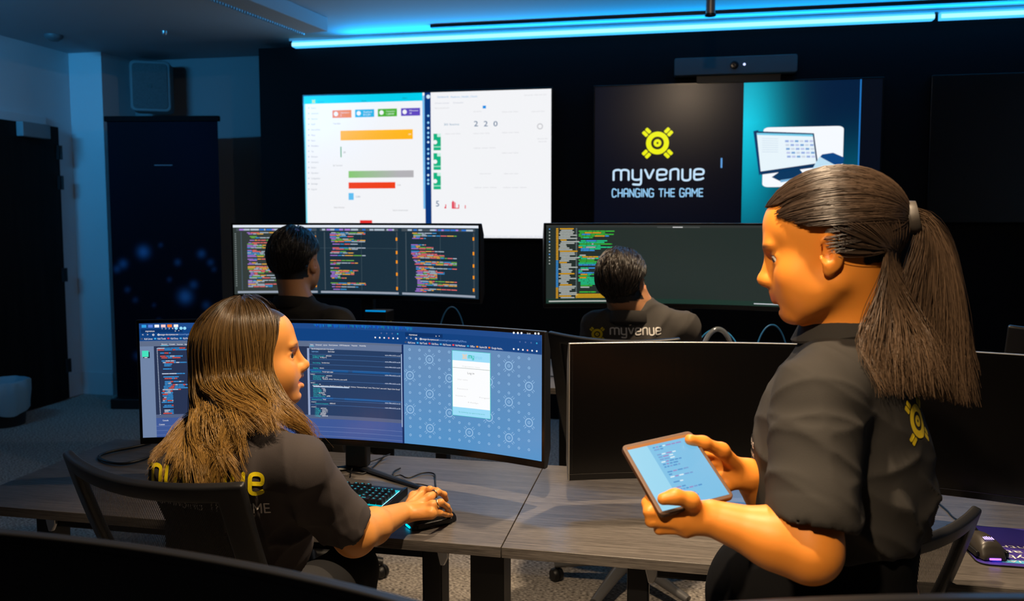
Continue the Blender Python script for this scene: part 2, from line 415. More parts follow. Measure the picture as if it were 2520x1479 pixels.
# wall speaker
t = thing('wall_speaker', 'white rounded loudspeaker mounted high in the recess above the dark banner', 'speaker', (-4.26, 5.98, 2.55), math.radians(26))
Mx = Matrix.Rotation(PI/2, 4, 'X')
MB().prism(rrect(.31, .41, .04), -.08, .10, Mx).build('cabinet', mat('speaker_shell', (.13, .16, .17), .6), t, bevel=.012, smooth=True)  # white speaker darkened, shade of the recess put into its colours
MB().prism(rrect(.265, .365, .03), .100, .106, Mx).build('grille', mat('speaker_grille', (.07, .085, .09), .8, noise=((300, 300, 300), .5, 1)), t, bevel=.003)
MB().lathe([(.001, .1065), (.016, .1065), (.016, .109), (.001, .109)], 20, Mx).build('driver_badge', M['black'], t)
MB().box(-.05, .05, .09, .2, -.02, .02).build('bracket', M['darkmetal'], t)
MB().tube([(-.02, .15, .16), (-.02, .15, .23)], .018).box(-.12, .06, .1, .2, .215, .24).build('ceiling_bracket', M['darkmetal'], t)

# roll-up banner: dark blue print with pale star dots
t = thing('rollup_banner', 'tall dark navy roll-up banner with small glowing blue dots beside the pier', 'banner', (-3.86, 5.52, 0), math.radians(9))
def banner():
    mb = MB().box(-.44, .44, -.09, .09, 0.0, .08); mb.build('base', M['darkmetal'], t, bevel=.01)
    MB().box(-.445, .445, -.018, .018, 2.215, 2.255).build('top_rail', mat('matte_black_rail', (.003, .003, .004), .8, spec=.1), t, bevel=.003)
    MB().tube([(0, .05, .06), (0, .03, 2.2)], .008).build('pole', M['silver'], t)
    V = []; Fc = []; C = []
    dots = [(.29, .86, .030, 1.0), (.66, .60, .034, 1.25), (.10, .79, .022, .7), (.04, .76, .018, .5), (.82, .85, .02, .65), (.60, .80, .016, .5), (.74, .67, .02, .6), (.41, .46, .012, .35),
            (.90, .80, .016, .5), (.93, .76, .012, .35), (.37, .55, .010, .3), (.13, .64, .014, .4), (.2, .58, .014, .3), (.52, .7, .012, .35), (.85, .55, .02, .5), (.45, .9, .011, .3), (.30, .38, .018, .35), (.62, .35, .02, .5), (.2, .25, .02, .5), (.78, .2, .02, .5)]
    nx, ny = 60, 150
    for j in range(ny+1):
        for i in range(nx+1):
            u, v = i/nx, j/ny; V.append(((u-.5)*.86, 0, .07+v*2.15))
            c = np.array([0.0006, 0.0008, 0.006])
            if v > .55: c = c+np.array([.0, .0003, .004])*min(1, (v-.55)*3)*(0.5+0.5*math.sin(u*5+v*4))
            C.append(tuple(c))
    Fc = [(j*(nx+1)+i, j*(nx+1)+i+1, (j+1)*(nx+1)+i+1, (j+1)*(nx+1)+i) for j in range(ny) for i in range(nx)]
    C = np.array(C); U = np.array([((x/.86)+.5, (z-.07)/2.15) for x, y, z in V])
    for u, v, r, s_ in dots:
        d2 = ((U[:, 0]-u)*.86)**2+((U[:, 1]-v*.62)*2.15)**2
        C += np.exp(-d2/(2*(r*1.0)**2))[:, None]*np.array([.05, .16, .36])*s_
    color_mesh('print', V, Fc, C, M['matte'], t)
    MB().box(-.07, .07, -.004, -.002, 1.88, 1.886).build('printed_line', mat('pale_print', (.2, .2, .25), .6), t)
banner()
# waste bin with pale liner near the door
t = thing('waste_bin', 'dark waste bin with a pale blue plastic liner by the door', 'bin', (-4.70, 4.82, 0))
MB().lathe([(.001, 0), (.12, 0), (.15, .30), (.145, .30), (.11, .01)], 24).build('bucket', M['black'], t, smooth=True)
lm = MB(); prof = []
vs = []; fs = []
n, rows = 40, [(.152, .10), (.160, .16), (.165, .25), (.158, .315), (.146, .325), (.13, .30), (.05, .27)]
for j, (r, z) in enumerate(rows):
    for k in range(n):
        a = 2*PI*k/n; rr = r*(1+.05*math.sin(5*a+j)+.03*math.sin(11*a)); vs.append((rr*math.cos(a), rr*math.sin(a), z+.02*math.sin(3*a+j*.6)*(j < 3)))
for j in range(len(rows)-1):
    for k in range(n): fs.append((j*n+k, j*n+(k+1) % n, (j+1)*n+(k+1) % n, (j+1)*n+k))
lm.add(vs, fs).build('liner', mat('bin_liner', (.25, .42, .5), .45), t, smooth=True)

# ------------------------------------------------------------------ wall displays
white = lin(243, 244, 247)
def wall_tv(label, x0, x1, z0, z1, off=False):
    t = thing('wall_display_screen', label, 'television', ((x0+x1)/2, WY, z0), 0, None)
    cx = (x0+x1)/2
    MB().box(x0-cx-.012, x1-cx+.012, -.05, -.008, -.014, z1-z0+.012).build('bezel', M['gloss'], t, bevel=.003)
    MB().box(-.3, .3, -.008, 0, .3, z1-z0-.3).build('wall_mount', M['darkmetal'], t)
    return t, cx
t, cx = wall_tv('large lit wall display with two white dashboard pages side by side', -2.765, -.877, 1.335, 2.395)
SY = WY-.0505
surf, inv = flat_surface(-2.765, -.877, 1.335, 2.395, SY)
loc = lambda sf, o: (lambda u, v, l: tuple(np.array(sf(u, v, l))-np.array(o)))
P = Painter(loc(surf, (cx, WY, 1.335)), 1.888/1.06, inv)
P.rect(0, 0, 1, 1, white, 1)
u1 = inv(1046, 400)[0]; u2 = inv(1061, 400)[0]
P.rect(u1, 0, u2, 1, lin(8, 52, 120), 2)
P.rect(0, 0, inv(1040, 240)[0], .055, lin(0, 205, 235), 2); P.rect(0, .055, .006, 1, lin(130, 225, 245), 2)
P.rect(inv(1040, 300)[0], .02, u1, .80, lin(120, 190, 240), 3)
P.shapes(sun(), *inv(772, 250), .010, lin(225, 230, 60), 4)
P.text('myvenue', 781, 252, 4, lin(20, 130, 150)); P.text('Home', 890, 250, 4, lin(20, 130, 150)); P.text('Admin', 990, 243, 4, lin(20, 110, 140))
for x, c, tt in ((818, (236, 125, 15), 'Operators'), (874, (40, 175, 225), 'Sales'), (930, (75, 175, 30), 'Transactions'), (987, (95, 70, 190), 'Minutes')):
    yy = 271-(x-818)*.03
    P.R(x, yy, x+47, yy+19, lin(*c), 3); P.text(tt, x+20, yy+8, 4, white, 5, width=22); P.text({818: '2', 874: '$12,201', 930: '1,204.00', 987: '18'}[x], x+20, yy+15, 5, white, 5)
    P.shapes(annulus(0, 1, 14), *inv(x+9, yy+9.5), .016, white, 4)
P.R(838, 320, 1016, 344, lin(255, 182, 5), 3); P.text('220', 1005, 332, 4, white, 5)
P.R(838, 361, 840.5, 387, lin(70, 165, 110), 3); P.text('20', 845, 377, 5, lin(110, 110, 120))
ua, ub = inv(858, 430)[0], inv(1018, 425)[0]; va, vb = inv(940, 420)[1], inv(940, 437)[1]
P.rect(ua, va, ub, vb, white, 3, grad=lambda u, v: tuple((1-k)*a+k*b for a, b, k in zip(lin(135, 200, 110), lin(180, 178, 182), [min(1, max(0, (u-ua)/(ub-ua)*1.3))]*3)))
P.R(858, 448.5, 973, 464, lin(238, 62, 12), 3); P.R(858, 475, 870.5, 492, lin(95, 190, 240), 3)
P.text('0.06', 978, 457, 4, lin(150, 150, 155)); P.text('3,284', 875, 486, 4.5, lin(110, 140, 170)); P.text('Top Sales', 820, 306, 4, lin(120, 120, 125)); P.text('By Terminal', 820, 409, 4, lin(150, 150, 155))
P.text('Status Summary', 822, 512, 4, lin(150, 150, 155), width=26); P.text('Totals for each event location', 966, 519, 4, lin(150, 150, 155), width=38)
P.R(886, 542, 916, 552, lin(225, 40, 35), 3)
for k, wd in enumerate(('Events', 'Dashboard', 'Stations', 'Staff', 'Alerts and Notes', 'Menus', 'Items', 'Modifiers', 'Tax', 'Printers', 'Inventory', 'Orders', 'Operators', 'Configurations', 'Settings', 'Log out')):
    P.text(wd, 766, 268+k*13.3, 4.3, lin(150, 155, 170), width=min(22, len(wd)*2.0)); P.shapes(annulus(0, 1, 6), *inv(760, 266+k*13.3), .004, lin(120, 150, 190) if k != 14 else lin(10, 110, 190), 4)
for k in range(15): P.shapes(annulus(0, 1, 12), *inv(1054, [238, 285, 302, 315, 327, 338, 350, 367, 378, 391, 402, 414, 431, 443, 452][k]), .008 if k else .014, lin(150, 215, 250) if k % 3 else lin(210, 235, 250), 4)
P.text('Dashboards', 1076, 241, 5, lin(90, 160, 215), width=28); P.text('Platform_Health_Check', 1109, 241, 5, lin(110, 175, 225), width=66)
P.text('Overview    Details', 1070, 256, 4, lin(185, 190, 205), width=70); P.text('Filter by date and location', 1070, 268, 4, lin(200, 200, 205), width=36)
P.R(1188, 260, 1196, 267, lin(20, 140, 225), 3)
for k, ch in enumerate('220'): P.text(ch, 1166+k*24, 311, 15, lin(10, 82, 130), 5, width=10.5)
P.text('30 Items', 1092, 309, 6, lin(110, 150, 180), width=38)
P.text('5', 1072, 508, 16, lin(10, 82, 130), 5, width=9)
for y in (329, 377, 425):
    P.R(1067, y, 1085, y+41, lin(20, 178, 128), 3); P.R(1067, y+31, 1085, y+34, lin(150, 225, 195), 4); P.R(1076, y, 1085, y+8, lin(200, 240, 225), 4); P.shapes(annulus(0, 1, 12), *inv(1071, y+21), .015, white, 4)
for x, h_ in ((1094, 4), (1096, 10), (1112, 16), (1113.5, 19), (1116, 17), (1119, 15), (1128, 10), (1144, 8)): P.R(x, 513-h_, x+2.2, 513, lin(225, 15, 60), 3)
P.R(1112, 511.5, 1130, 513.5, lin(225, 15, 60), 3)
for (a, b, wd) in ((1165, 276, 20), (1235, 277, 40), (1308, 276, 32), (1165, 330, 40), (1235, 328, 42), (1095, 331, 38), (1165, 366, 55), (1235, 378, 40), (1180, 429, 28), (1240, 429, 35), (1167, 463, 55), (1238, 463, 58), (1322, 343, 26), (1325, 350, 20), (1290, 236, 22), (1315, 235, 30)):
    P.text('value over time', a, b, 4.2, lin(205, 205, 210), width=wd)
P.text('Reports for each event, updated every minute, all times local', 1190, 583, 4.5, lin(185, 195, 215), width=160)
P.shapes(annulus(.72, 1, 20), *inv(1329, 311), .020, lin(190, 190, 195), 4)
P.build('screen', M['lit'], t)

t, cx = wall_tv('wall display with a yellow sun emblem, the white company wordmark and a till picture', -.565, 1.325, 1.33, 2.395)
surf, inv = flat_surface(-.565, 1.325, 1.33, 2.395, SY)
P = Painter(loc(surf, (cx, WY, 1.33)), 1.89/1.065, inv)
ux = inv(1827, 400)[0]; ue = inv(2114, 300)[0]
P.rect(0, 0, ux, 1, None, 1, grad=lambda u, v: tuple(np.array([.0012, .0025, .009])*(1-.35*u/ux)+0))
def tealgrad(u, v):
    k = (u-ux)/(ue-ux); a = math.exp(-(k/.30)**2)*max(0, 1-abs(v-.25)*1.1)**1.2
    b = .55*math.exp(-((k-1.0)/.35)**2-((v-.62)/.25)**2)*.35
    return tuple(np.array([.0, .60, .78])*a+np.array([0, .35, .5])*b+np.array([.0008, .012, .045]))
P.rect(ux, 0, ue, 1, None, 1, grad=tealgrad)
P.rect(ue, 0, 1, 1, None, 1, grad=lambda u, v: (.0016, .003, .008))
P.rect(ue, 0, ue+.0045, 1, lin(35, 120, 200), 2)
su, sv = inv(1618, 352)
P.shapes(sun(), su, sv, .074, lin(236, 240, 10), 3)
P.shapes(annulus(.34, .56), su, sv, .074, lin(28, 26, 10), 2)
wp, W_ = word('myvenue', .10, .40, 2, 1.28); a = inv(1508, 443); bx = inv(1729, 436)[0]; xh = a[1]-inv(1508, 419)[1]
P.shapes(wp, a[0]+.003, a[1], xh, lin(196, 226, 250), 3, sx=(bx-a[0])/(W_*xh/P.asp))
wp, W_ = word('CHANGING THE GAME', .082, .26, 1); a = inv(1507, 484); xh = a[1]-inv(1507, 466)[1]
P.shapes(wp, a[0], a[1], xh, lin(150, 205, 245), 3, sx=(inv(1729, 480)[0]-a[0])/(W_*xh/P.asp))
P.rect(inv(1773.5, 400)[0], inv(1775, 389)[1], inv(1777.5, 400)[0], inv(1775, 413)[1], lin(95, 160, 225), 3)
# white card with a drawn till and a card terminal
def quad(pts, col, layer): P.poly([inv(x, y) for x, y in pts][::-1], col, layer)
c0 = inv(1975, 386); cw = inv(2073, 386)[0]-inv(1876, 386)[0]; chh = inv(1975, 460)[1]-inv(1975, 312)[1]
P.poly([(c0[0]+x, c0[1]+y) for x, y in rrect(cw, chh, .02)], lin(246, 250, 255), 2)
quad([(1854, 323), (1866, 320), (1880, 418), (1868, 432)], lin(8, 60, 110), 3)
quad([(1857, 323), (2003, 328), (2014, 411), (1872, 430)], lin(12, 50, 90), 4)
quad([(1862, 327), (2000, 331), (2009, 402), (1872, 422)], lin(232, 245, 252), 5)
quad([(1862, 327), (2000, 331), (2000.7, 336), (1862.8, 332)], lin(120, 205, 235), 6)
for k in range(7): quad([(1875, 340+k*5.5), (1915, 341+k*5.4), (1915, 342.3+k*5.4), (1875, 341.3+k*5.5)], lin(205, 220, 235), 6)
for i in range(5):
    for j in range(6): quad([(1932+j*12+i*1.2, 345+i*9.5), (1941+j*12+i*1.2, 345+i*9.5), (1941+j*12+i*1.2, 350+i*9.5), (1932+j*12+i*1.2, 350+i*9.5)], lin(*[(150, 175, 225), (190, 200, 235), (120, 165, 215), (205, 215, 230)][(i*3+j) % 4]), 6)
quad([(1925, 418), (1965, 413), (1984, 436), (1920, 446), (1899, 436)], lin(10, 55, 95), 4)
quad([(1920, 443), (1984, 434), (1984, 438), (1921, 449)], lin(120, 175, 215), 5)
quad([(2023, 380), (2050, 376), (2078, 388), (2074, 402), (2062, 410), (2018, 386)], lin(14, 70, 130), 7)
quad([(2016, 386), (2062, 404), (2030, 450), (1985, 440)], lin(190, 225, 245), 6)
P.build('screen', M['lit'], t)
t, cx = wall_tv('switched-off wall display at the far end of the black wall', 1.637, 3.287, 1.467, 2.395)
MB().box(-.825, .825, -.0515, -.0505, 0, .928).build('screen', M['screen_off'], t)
# camera bar above the middle display
t = thing('camera_bar', 'long grey conference camera bar mounted above the middle wall display', 'camera', (.38, WY, 2.45))
MB().prism(rrect(.80, .115, .012, 3), 0, .10, Matrix.Translation((0, 0, .058)) @ Matrix.Rotation(PI/2, 4, 'X')).build('body', mat('camera_bar_cloth', (.085, .095, .10), .75, spec=.3), t, bevel=.004, smooth=True)
MB().lathe([(.001, .1), (.027, .1), (.027, .106), (.022, .108), (.001, .105)], 24, Matrix.Translation((-.005, 0, .058)) @ Matrix.Rotation(PI/2, 4, 'X')).build('lens', M['gloss'], t, smooth=True)
MB().lathe([(.003, .1), (.008, .1), (.008, .102), (.003, .102)], 16, Matrix.Translation((.06, 0, .06)) @ Matrix.Rotation(PI/2, 4, 'X')).build('status_ring', mat('status_light', (0, 0, 0), emit=(.5, .6, 1), estr=2), t)
MB().box(-.25, .3, -.06, 0, -.05, 0).build('mount', M['black'], t)
# ------------------------------------------------------------------ desks
DZ = 0.73
def desk(label, x0, x1, y0, y1, z, cols, lever=True, group=None):
    t = thing('desk', label, 'desk', ((x0+x1)/2, (y0+y1)/2, 0), 0, group)
    w2, d2 = (x1-x0)/2-.0012, (y1-y0)/2
    MB().box(-w2, w2, -d2, d2, z-.0255, z).build('desk_top', M['laminate'], t, bevel=.0012)
    xs = [c-(x0+x1)/2 for c in cols]
    MB().box(min(xs), max(xs), -.215, -.165, z-.088, z-.052).build('cross_beam', M['darkmetal'], t, bevel=.006)
    for x in xs:
        lg = MB().box(x-.026, x+.026, -.22, -.15, .10, z-.045).build('leg', M['darkmetal'], t, bevel=.006)
        MB().prism([(x-.02, -.27), (x+.02, -.27), (x+.032, 0), (x+.032, .08), (x+.02, .33), (x-.02, .33), (x-.032, .08), (x-.032, 0)], .065, .10).build('foot', M['darkmetal'], lg, bevel=.008)
        MB().box(x-.03, x+.03, -.23, .25, z-.045, z-.0255).build('top_bracket', M['darkmetal'], lg, bevel=.003)
        for yy in (-.245, .30):
            MB().lathe([(.001, -.012), (.028, -.012), (.03, -.006), (.03, .006), (.028, .012), (.001, .012)], 20, Matrix.Translation((x, yy, .0305)) @ Matrix.Rotation(PI/2, 4, 'Y')).box(x-.008, x+.008, yy-.012, yy+.012, .045, .07).build('caster', M['black'], lg, smooth=True)
        if lever:
            MB().add([], []).prism([(-.018, 0), (.018, 0), (.016, -.035), (.006, -.055), (-.006, -.055), (-.012, -.03)], -.006, .006, Matrix.Translation((x+.03, -.226, z-.04)) @ Matrix.Rotation(PI/2, 4, 'X')).build('tilt_lever', M['silver'], lg, bevel=.003)
    return t
FY0, FY1 = 1.758, 2.385
dA = desk('grey laminate desk where the long-haired seated woman works', -1.887, -.387, FY0, FY1, DZ, (-1.70, -.585))
lg = MB().box(.655, .740, -.235, -.15, .0, DZ-.03).build('leg', M['darkmetal'], dA, bevel=.003)
desk('grey laminate desk under the big switched-off monitor behind the standing woman', -.387, 1.113, FY0, FY1, DZ, (-.075, .90))
BZ, BY0, BY1 = 0.79, 3.205, 3.86
desk('back-row desk under the monitor with three columns of code', -2.30, -.72, BY0, BY1, BZ, (-2.0, -1.0), False)
desk('back-row desk under the green code monitor', -.72, .86, BY0, BY1, BZ, (-.45, .6), False)
desk('back-row desk at the edge of the room with an empty chair', .86, 2.44, BY0, BY1, BZ, (1.1, 2.2), False)
desk('near desk carrying the dark curved monitor in the lower corner by the mesh chair', -1.55, -.05, .62, 1.02, DZ-.03, (-1.35, -.25), False)
desk('near desk at the bottom edge below the standing woman', -.05, 1.45, .55, .95, DZ-.03, (.15, 1.25), False)

# ------------------------------------------------------------------ curved monitors
MR, MW = 1.8, 1.21
M['mon'] = mat('monitor_shell', lin(38, 38, 40), 0.32, metal=.25)
def monitor(label, cx, ycorner, z0, z1, zd, content=None, scale=1.0, brand=False, rim=None, group=None, plate=False):
    W_ = MW*scale; thm = math.asin(W_/2/MR); sag = MR*(1-math.cos(thm)); ym = ycorner+sag
    t = thing('curved_monitor', label, 'monitor', (cx, ym+.10, zd), 0, group)
    ly = -.10; b0, b1 = z0-zd, z1-zd
    def P3(th, z, off): return (math.sin(th)*(MR+off), ly-MR+math.cos(th)*(MR+off), z)   # off>0 goes behind
    n = 40
    mb = MB(); vs = []; prof = [(b0, 0), (b1, 0), (b1, .014), (b1-.05, .030), (b0+.05, .034), (b0, .016)]
    for i in range(n+1):
        th = -thm+2*thm*i/n; vs += [P3(th, z, o) for z, o in prof]
    m_ = len(prof); fs = [(i*m_+k, i*m_+(k+1) % m_, (i+1)*m_+(k+1) % m_, (i+1)*m_+k) for i in range(n) for k in range(m_)]
    fs += [tuple(range(m_)), tuple(range(n*m_+m_-1, n*m_-1, -1))]
    mb.add(vs, fs).build('housing', rim or M['mon'], t, bevel=.003)
    e, eb = .0095/W_, .021
    s0, s1 = b0+eb, b1-.010
    tha = thm*(1-2*e)
    surf = lambda u, v, l: P3(-tha+2*tha*u, s1-(s1-s0)*v, -.0012-l)
    wc = np.array([cx, ym-MR])
    def inv(x, y):
        d = ray(x, y); a = d[0]**2+d[1]**2; b = -2*(d[0]*wc[0]+d[1]*wc[1]); c = wc@wc-(MR-.0012)**2
        k = (-b+math.sqrt(b*b-4*a*c))/(2*a); p = EYE+d*k
        th = math.atan2(p[0]-wc[0], p[1]-wc[1])
        return ((th+tha)/(2*tha), (s1+zd-p[2])/(s1-s0))
    if content:
        P = Painter(surf, (2*tha*MR)/(s1-s0), inv, 30); content(P); P.build('screen', M['lit'], t)
    else:
        P = Painter(surf, 1, inv, 40); P.rect(0, 0, 1, 1, (0, 0, 0), 0); P.build('screen', M['screen_off'], t)
    if brand:
        V, Fc, Wt = text2d('SAMSUNG')
        mb = MB(); mb.add([P3((a-Wt/2)*.009/MR-.02, b0+.008+b*.011, -.0008) for a, b in V], Fc); mb.build('brand_lettering', mat('grey_print', lin(60, 60, 66), .5), t)
    fb = MB()            # black front frame around the glass
    def band(t0, t1, za, zb_):
        vs = []; k_ = 40 if abs(t1-t0) > .1 else 2
        for i in range(k_+1):
            th = t0+(t1-t0)*i/k_; vs += [P3(th, za, -.0008), P3(th, zb_, -.0008)]
        fb.add(vs, [(2*i, 2*i+1, 2*i+3, 2*i+2) for i in range(k_)])
    m_e = .0022/MR
    band(-thm+m_e, thm-m_e, s1-.0005, b1-.002); band(-thm+m_e, thm-m_e, b0+.002, s0+.0005); band(-thm+m_e, -tha, b0+.002, b1-.002); band(tha, thm-m_e, b0+.002, b1-.002)
    fb.build('front_bezel', M['gloss'], t)
    # lower lip line
    mb = MB(); vs = []
    for i in range(n+1):
        th = -thm+2*thm*i/n; vs += [P3(th, b0+eb-.003, -.001), P3(th, b0+eb-.0015, -.0022)]
    mb.add(vs, [(2*i, 2*i+1, 2*i+3, 2*i+2) for i in range(n)]).build('lower_trim', rim or M['mon'], t)
    # stand: neck and two splayed feet
    MB().box(-.11, .11, ly+.026, ly+.07, (b0+b1)/2-.12, (b0+b1)/2+.08).build('back_hub', M['black'], t, bevel=.02)
    MB().box(-.035, .035, ly+.06, ly+.10, .01, (b0+b1)/2+.03).build('stand_neck', M['black'], t, bevel=.008)
    if plate: MB().prism(rrect(.46, .30, .02, 4, 0, ly-.02), 0, .006).build('stand_base', M['silver'], t, bevel=.002)
    for s in (() if plate else (-1, 1)):
        MB().tube([(0, ly+.08, .008), (s*.14, ly+.0, .007), (s*.29, ly-.085, .006)], [.014, .011, .007], 8, flat=.5).build('stand_foot', M['black'], t)
    return t
def code_lines(P, x0, y0, x1, n, pitch, pal, seed, indent=6, hgt=.55, maxw=None):
    """rows of short coloured dashes like small source code, in photo coordinates on the screen"""
    r = random.Random(seed); ind = 0
    u0, v0 = P.inv(x0, y0); u1 = P.inv(x1, y0)[0]; W_ = u1-u0; px = W_/(x1-x0); dv = (P.inv(x0, y0+100)[1]-v0)/100
    for k in range(n):
        ind = max(0, min(5, ind+r.choice((-1, 0, 0, 1))))
        if r.random() < .13: continue
        x = u0+ind*indent*px; end = u0+W_*r.uniform(.25, 1.0) if not maxw else u0+W_*maxw(k, r)
        while x < end:
            wdt = px*r.uniform(4, 16); c = r.choice(pal)
            v = v0+k*pitch*dv
            xx = x
            while xx < min(x+wdt, end):      # break each word into letter-like flecks
                lw = px*r.uniform(.9, 1.8); P.rect(xx, v, min(xx+lw, end), v+pitch*dv*hgt, c, 3); xx += lw+px*.35
            x += wdt+px*1.3
SUNP = [p for p in sun(True)]
def content_front(P):
    inv = P.inv; V = lambda x, y: inv(x, y)[1]; U = lambda x, y: inv(x, y)[0]
    deep = lin(38, 55, 92); navy = lin(18, 66, 128); slate = lin(112, 132, 166); deepp = lin(48, 74, 120)
    P.rect(0, 0, 1, 1, lin(62, 84, 142), 0)
    um = U(994, 950)
    def g(u, v):      # wallpaper glow of the page background (a brand blue sheet, brighter towards its foot)
        a, b = np.array(lin(105, 138, 180)[:3]), np.array(lin(84, 146, 200)[:3]); return tuple(a*(1-v)+b*v)
    P.rect(um, 0, 1, 1, None, 1, grad=g)
    v1, v2, v3, v4, v5 = [V(1160, y) for y in (823, 832, 840, 848, 856)]
    P.rect(0, 0, 1, .045, lin(30, 74, 138), 2); P.rect(0, .045, 1, .155, navy, 2)
    # zigzag wallpaper between the bars
    r = random.Random(3)
    for k in range(90):
        u = .42+k*.0028; P.poly([(u, .004), (u+.003, .02+r.random()*.02), (u+.006, .008)], lin(24, 66+r.randint(0, 60), 150+r.randint(0, 40)), 3)
    for u0_, u1_ in ((0, um-.002), (um+.001, 1)):
        P.rect(u0_, .152, u1_, .154, lin(90, 120, 170), 3)
        P.rect(u0_+.004, .05, u0_+.10, .082, lin(12, 50, 104), 3)
        base = u0_
        def T(s, du, v, h, c=white, w_=None):
            VV, FF, WW = text2d(s); n = len(P.V); kk = (w_/WW) if w_ else h*1.25/P.asp
            for a, b in VV: P.V.append(P.surf(base+du+a*kk, v-b*h*1.25, .0016)); P.C.append(c[:3])
            P.F += [tuple(i+n for i in f) for f in FF]
        T('myvenue', .014, .074, .017); T('x   +', .082, .074, .017)
        for k, s in enumerate('<>'): T(s, .006+k*.011, .106, .02)
        for k in range(2): P.shapes(annulus(.5, 1, 10), base+.032+k*.012, .10, .009, white, 4)
        T('manager-dev.myvenue.com', .046, .106, .018, white, .044); T('/account/login?returnUrl=%2Fapp%2Fhome', .091, .106, .018, lin(120, 160, 220), .070)
        du = .011
        for nm, cc in (('Kali Linux', (70, 80, 110)), ('Kali Tools', (60, 170, 235)), ('Kali Docs', (225, 50, 60)), ('Kali Forums', (80, 170, 220)), ('Kali NetHunter', (235, 70, 80)), ('OffSec', (40, 160, 220)), ('Exploit-DB', (245, 150, 30)), ('Google Hackin...', (245, 120, 30))):
            wd = .0017*len(nm)+.002
            P.rect(base+du-.008, .127, base+du-.003, .140, lin(*cc), 4); T(nm, du, .142, .018, white, wd); du += wd+.0115
        for k in range(6): P.shapes(annulus(0, 1, 8), u1_-.012-k*.0115, .128 if u0_ else .105, .0075, white if k != 2 else lin(240, 160, 160), 4)
        for k in range(4): P.shapes(annulus(.4, 1, 8), u1_-.012-k*.014, .066, .0065, lin(60, 190, 230) if k == 0 else lin(90, 110, 160), 4)
    # desktop bar icons and workspaces 1 2 3 4
    for k, cc in enumerate(((50, 160, 230), (90, 130, 220), (245, 245, 250), (245, 200, 200), (250, 120, 40), (240, 240, 240))): P.rect(.006+k*.0148, .012, .0165+k*.0148, .036, lin(*cc), 4)
    for k in range(4):
        P.text(str(k+1), 398+k*8.6, 810, 5, white, 5)
    for x in (434, 446, 455): P.shapes(annulus(0, 1, 8), *inv(x, 807.5), .014, lin(150, 220, 250), 4)
    P.text('22:45', 1297, 822, 4, white, 5)
    for x in (1265, 1275, 1284, 1318, 1326): P.shapes(annulus(0, 1, 8), *inv(x, 819+(x-1265)*.03), .009, white, 4)
    # left window: inspector
    P.rect(0, .155, um-.002, .20, lin(96, 110, 138), 2)
    ul, uc = U(382, 950), U(384, 950)
    P.rect(0, .20, ul, 1, slate, 2)
    P.rect(ul, .20, um-.002, 1, lin(40, 52, 82), 2)
    P.R(350, 863, 366, 878, lin(70, 225, 190), 4); P.R(353, 878, 367, 881, lin(30, 40, 60), 4); P.R(366, 866, 369, 881, lin(30, 40, 60), 4); P.R(356, 879, 363, 880.4, white, 5)
    for k, s in enumerate(('Elements', 'Console', 'Sources', 'Network', 'Perform')): P.text(s, 398+k*19, 848.5+k*.1, 3.8, white, 5, width=14)
    P.R(396, 850, 415, 851.2, lin(90, 200, 240), 5)
    blue, org, wht = lin(60, 160, 235), lin(240, 90, 70), lin(200, 215, 240)
    code_lines(P, 388, 856, 470, 42, 3.92, [blue, blue, org, blue, wht], 5, 3, .6, lambda k, r: r.uniform(.35, .95) if k < 28 else .42)
    for k in range(42): P.shapes(annulus(0, 1, 6), *inv(387+k*.2, 858+k*3.92), .004, wht, 4)
    P.rect(ul, .80, um-.002, .83, lin(84, 98, 132), 3); P.rect(ul, .83, um-.002, 1, lin(62, 88, 150), 3)
    P.text('Console', 401, 1036, 4, white, 5, width=14); P.text('Content', 392, 1046, 4, white, 5, width=14)
    for k in (1, 2, 3): P.rect(ul, .86+.04*k, um-.002, .8625+.04*k, lin(110, 130, 180), 4)
    # styles pane
    ua = U(763, 950)
    P.rect(U(758, 950), .215, ua, .80, lin(150, 165, 200), 4)
    P.rect(ua, .17, um-.002, .222, lin(100, 118, 152), 3)
    P.rect(ua, .222, U(988, 950), .80, lin(38, 62, 100), 3)
    P.rect(U(988.5, 950), .235, U(991, 950), .86, lin(175, 195, 230), 5); P.rect(um-.004, .155, um+.0005, 1, lin(14, 40, 92), 5)
    for s, x, w_ in (('Styles', 764, 8), ('Computed', 777, 15), ('Layout', 796, 10), ('Event Listeners', 810, 22), ('DOM Breakpoints', 836, 25), ('Properties', 866, 14), ('Assembly', 885, 16)): P.text(s, x, 849.5+(x-764)*.02, 3.8, white, 5, width=w_)
    P.R(762, 851, 773, 852, lin(90, 210, 240), 5)
    P.text('Sets the background color of an element.', 767, 859.5, 4, white, 6, width=56); P.text('Learn more', 768, 866, 4, lin(130, 190, 250), 6, width=16); P.text("Don't show", 808, 866.5, 4, white, 6, width=16)
    cy = lin(50, 200, 205)
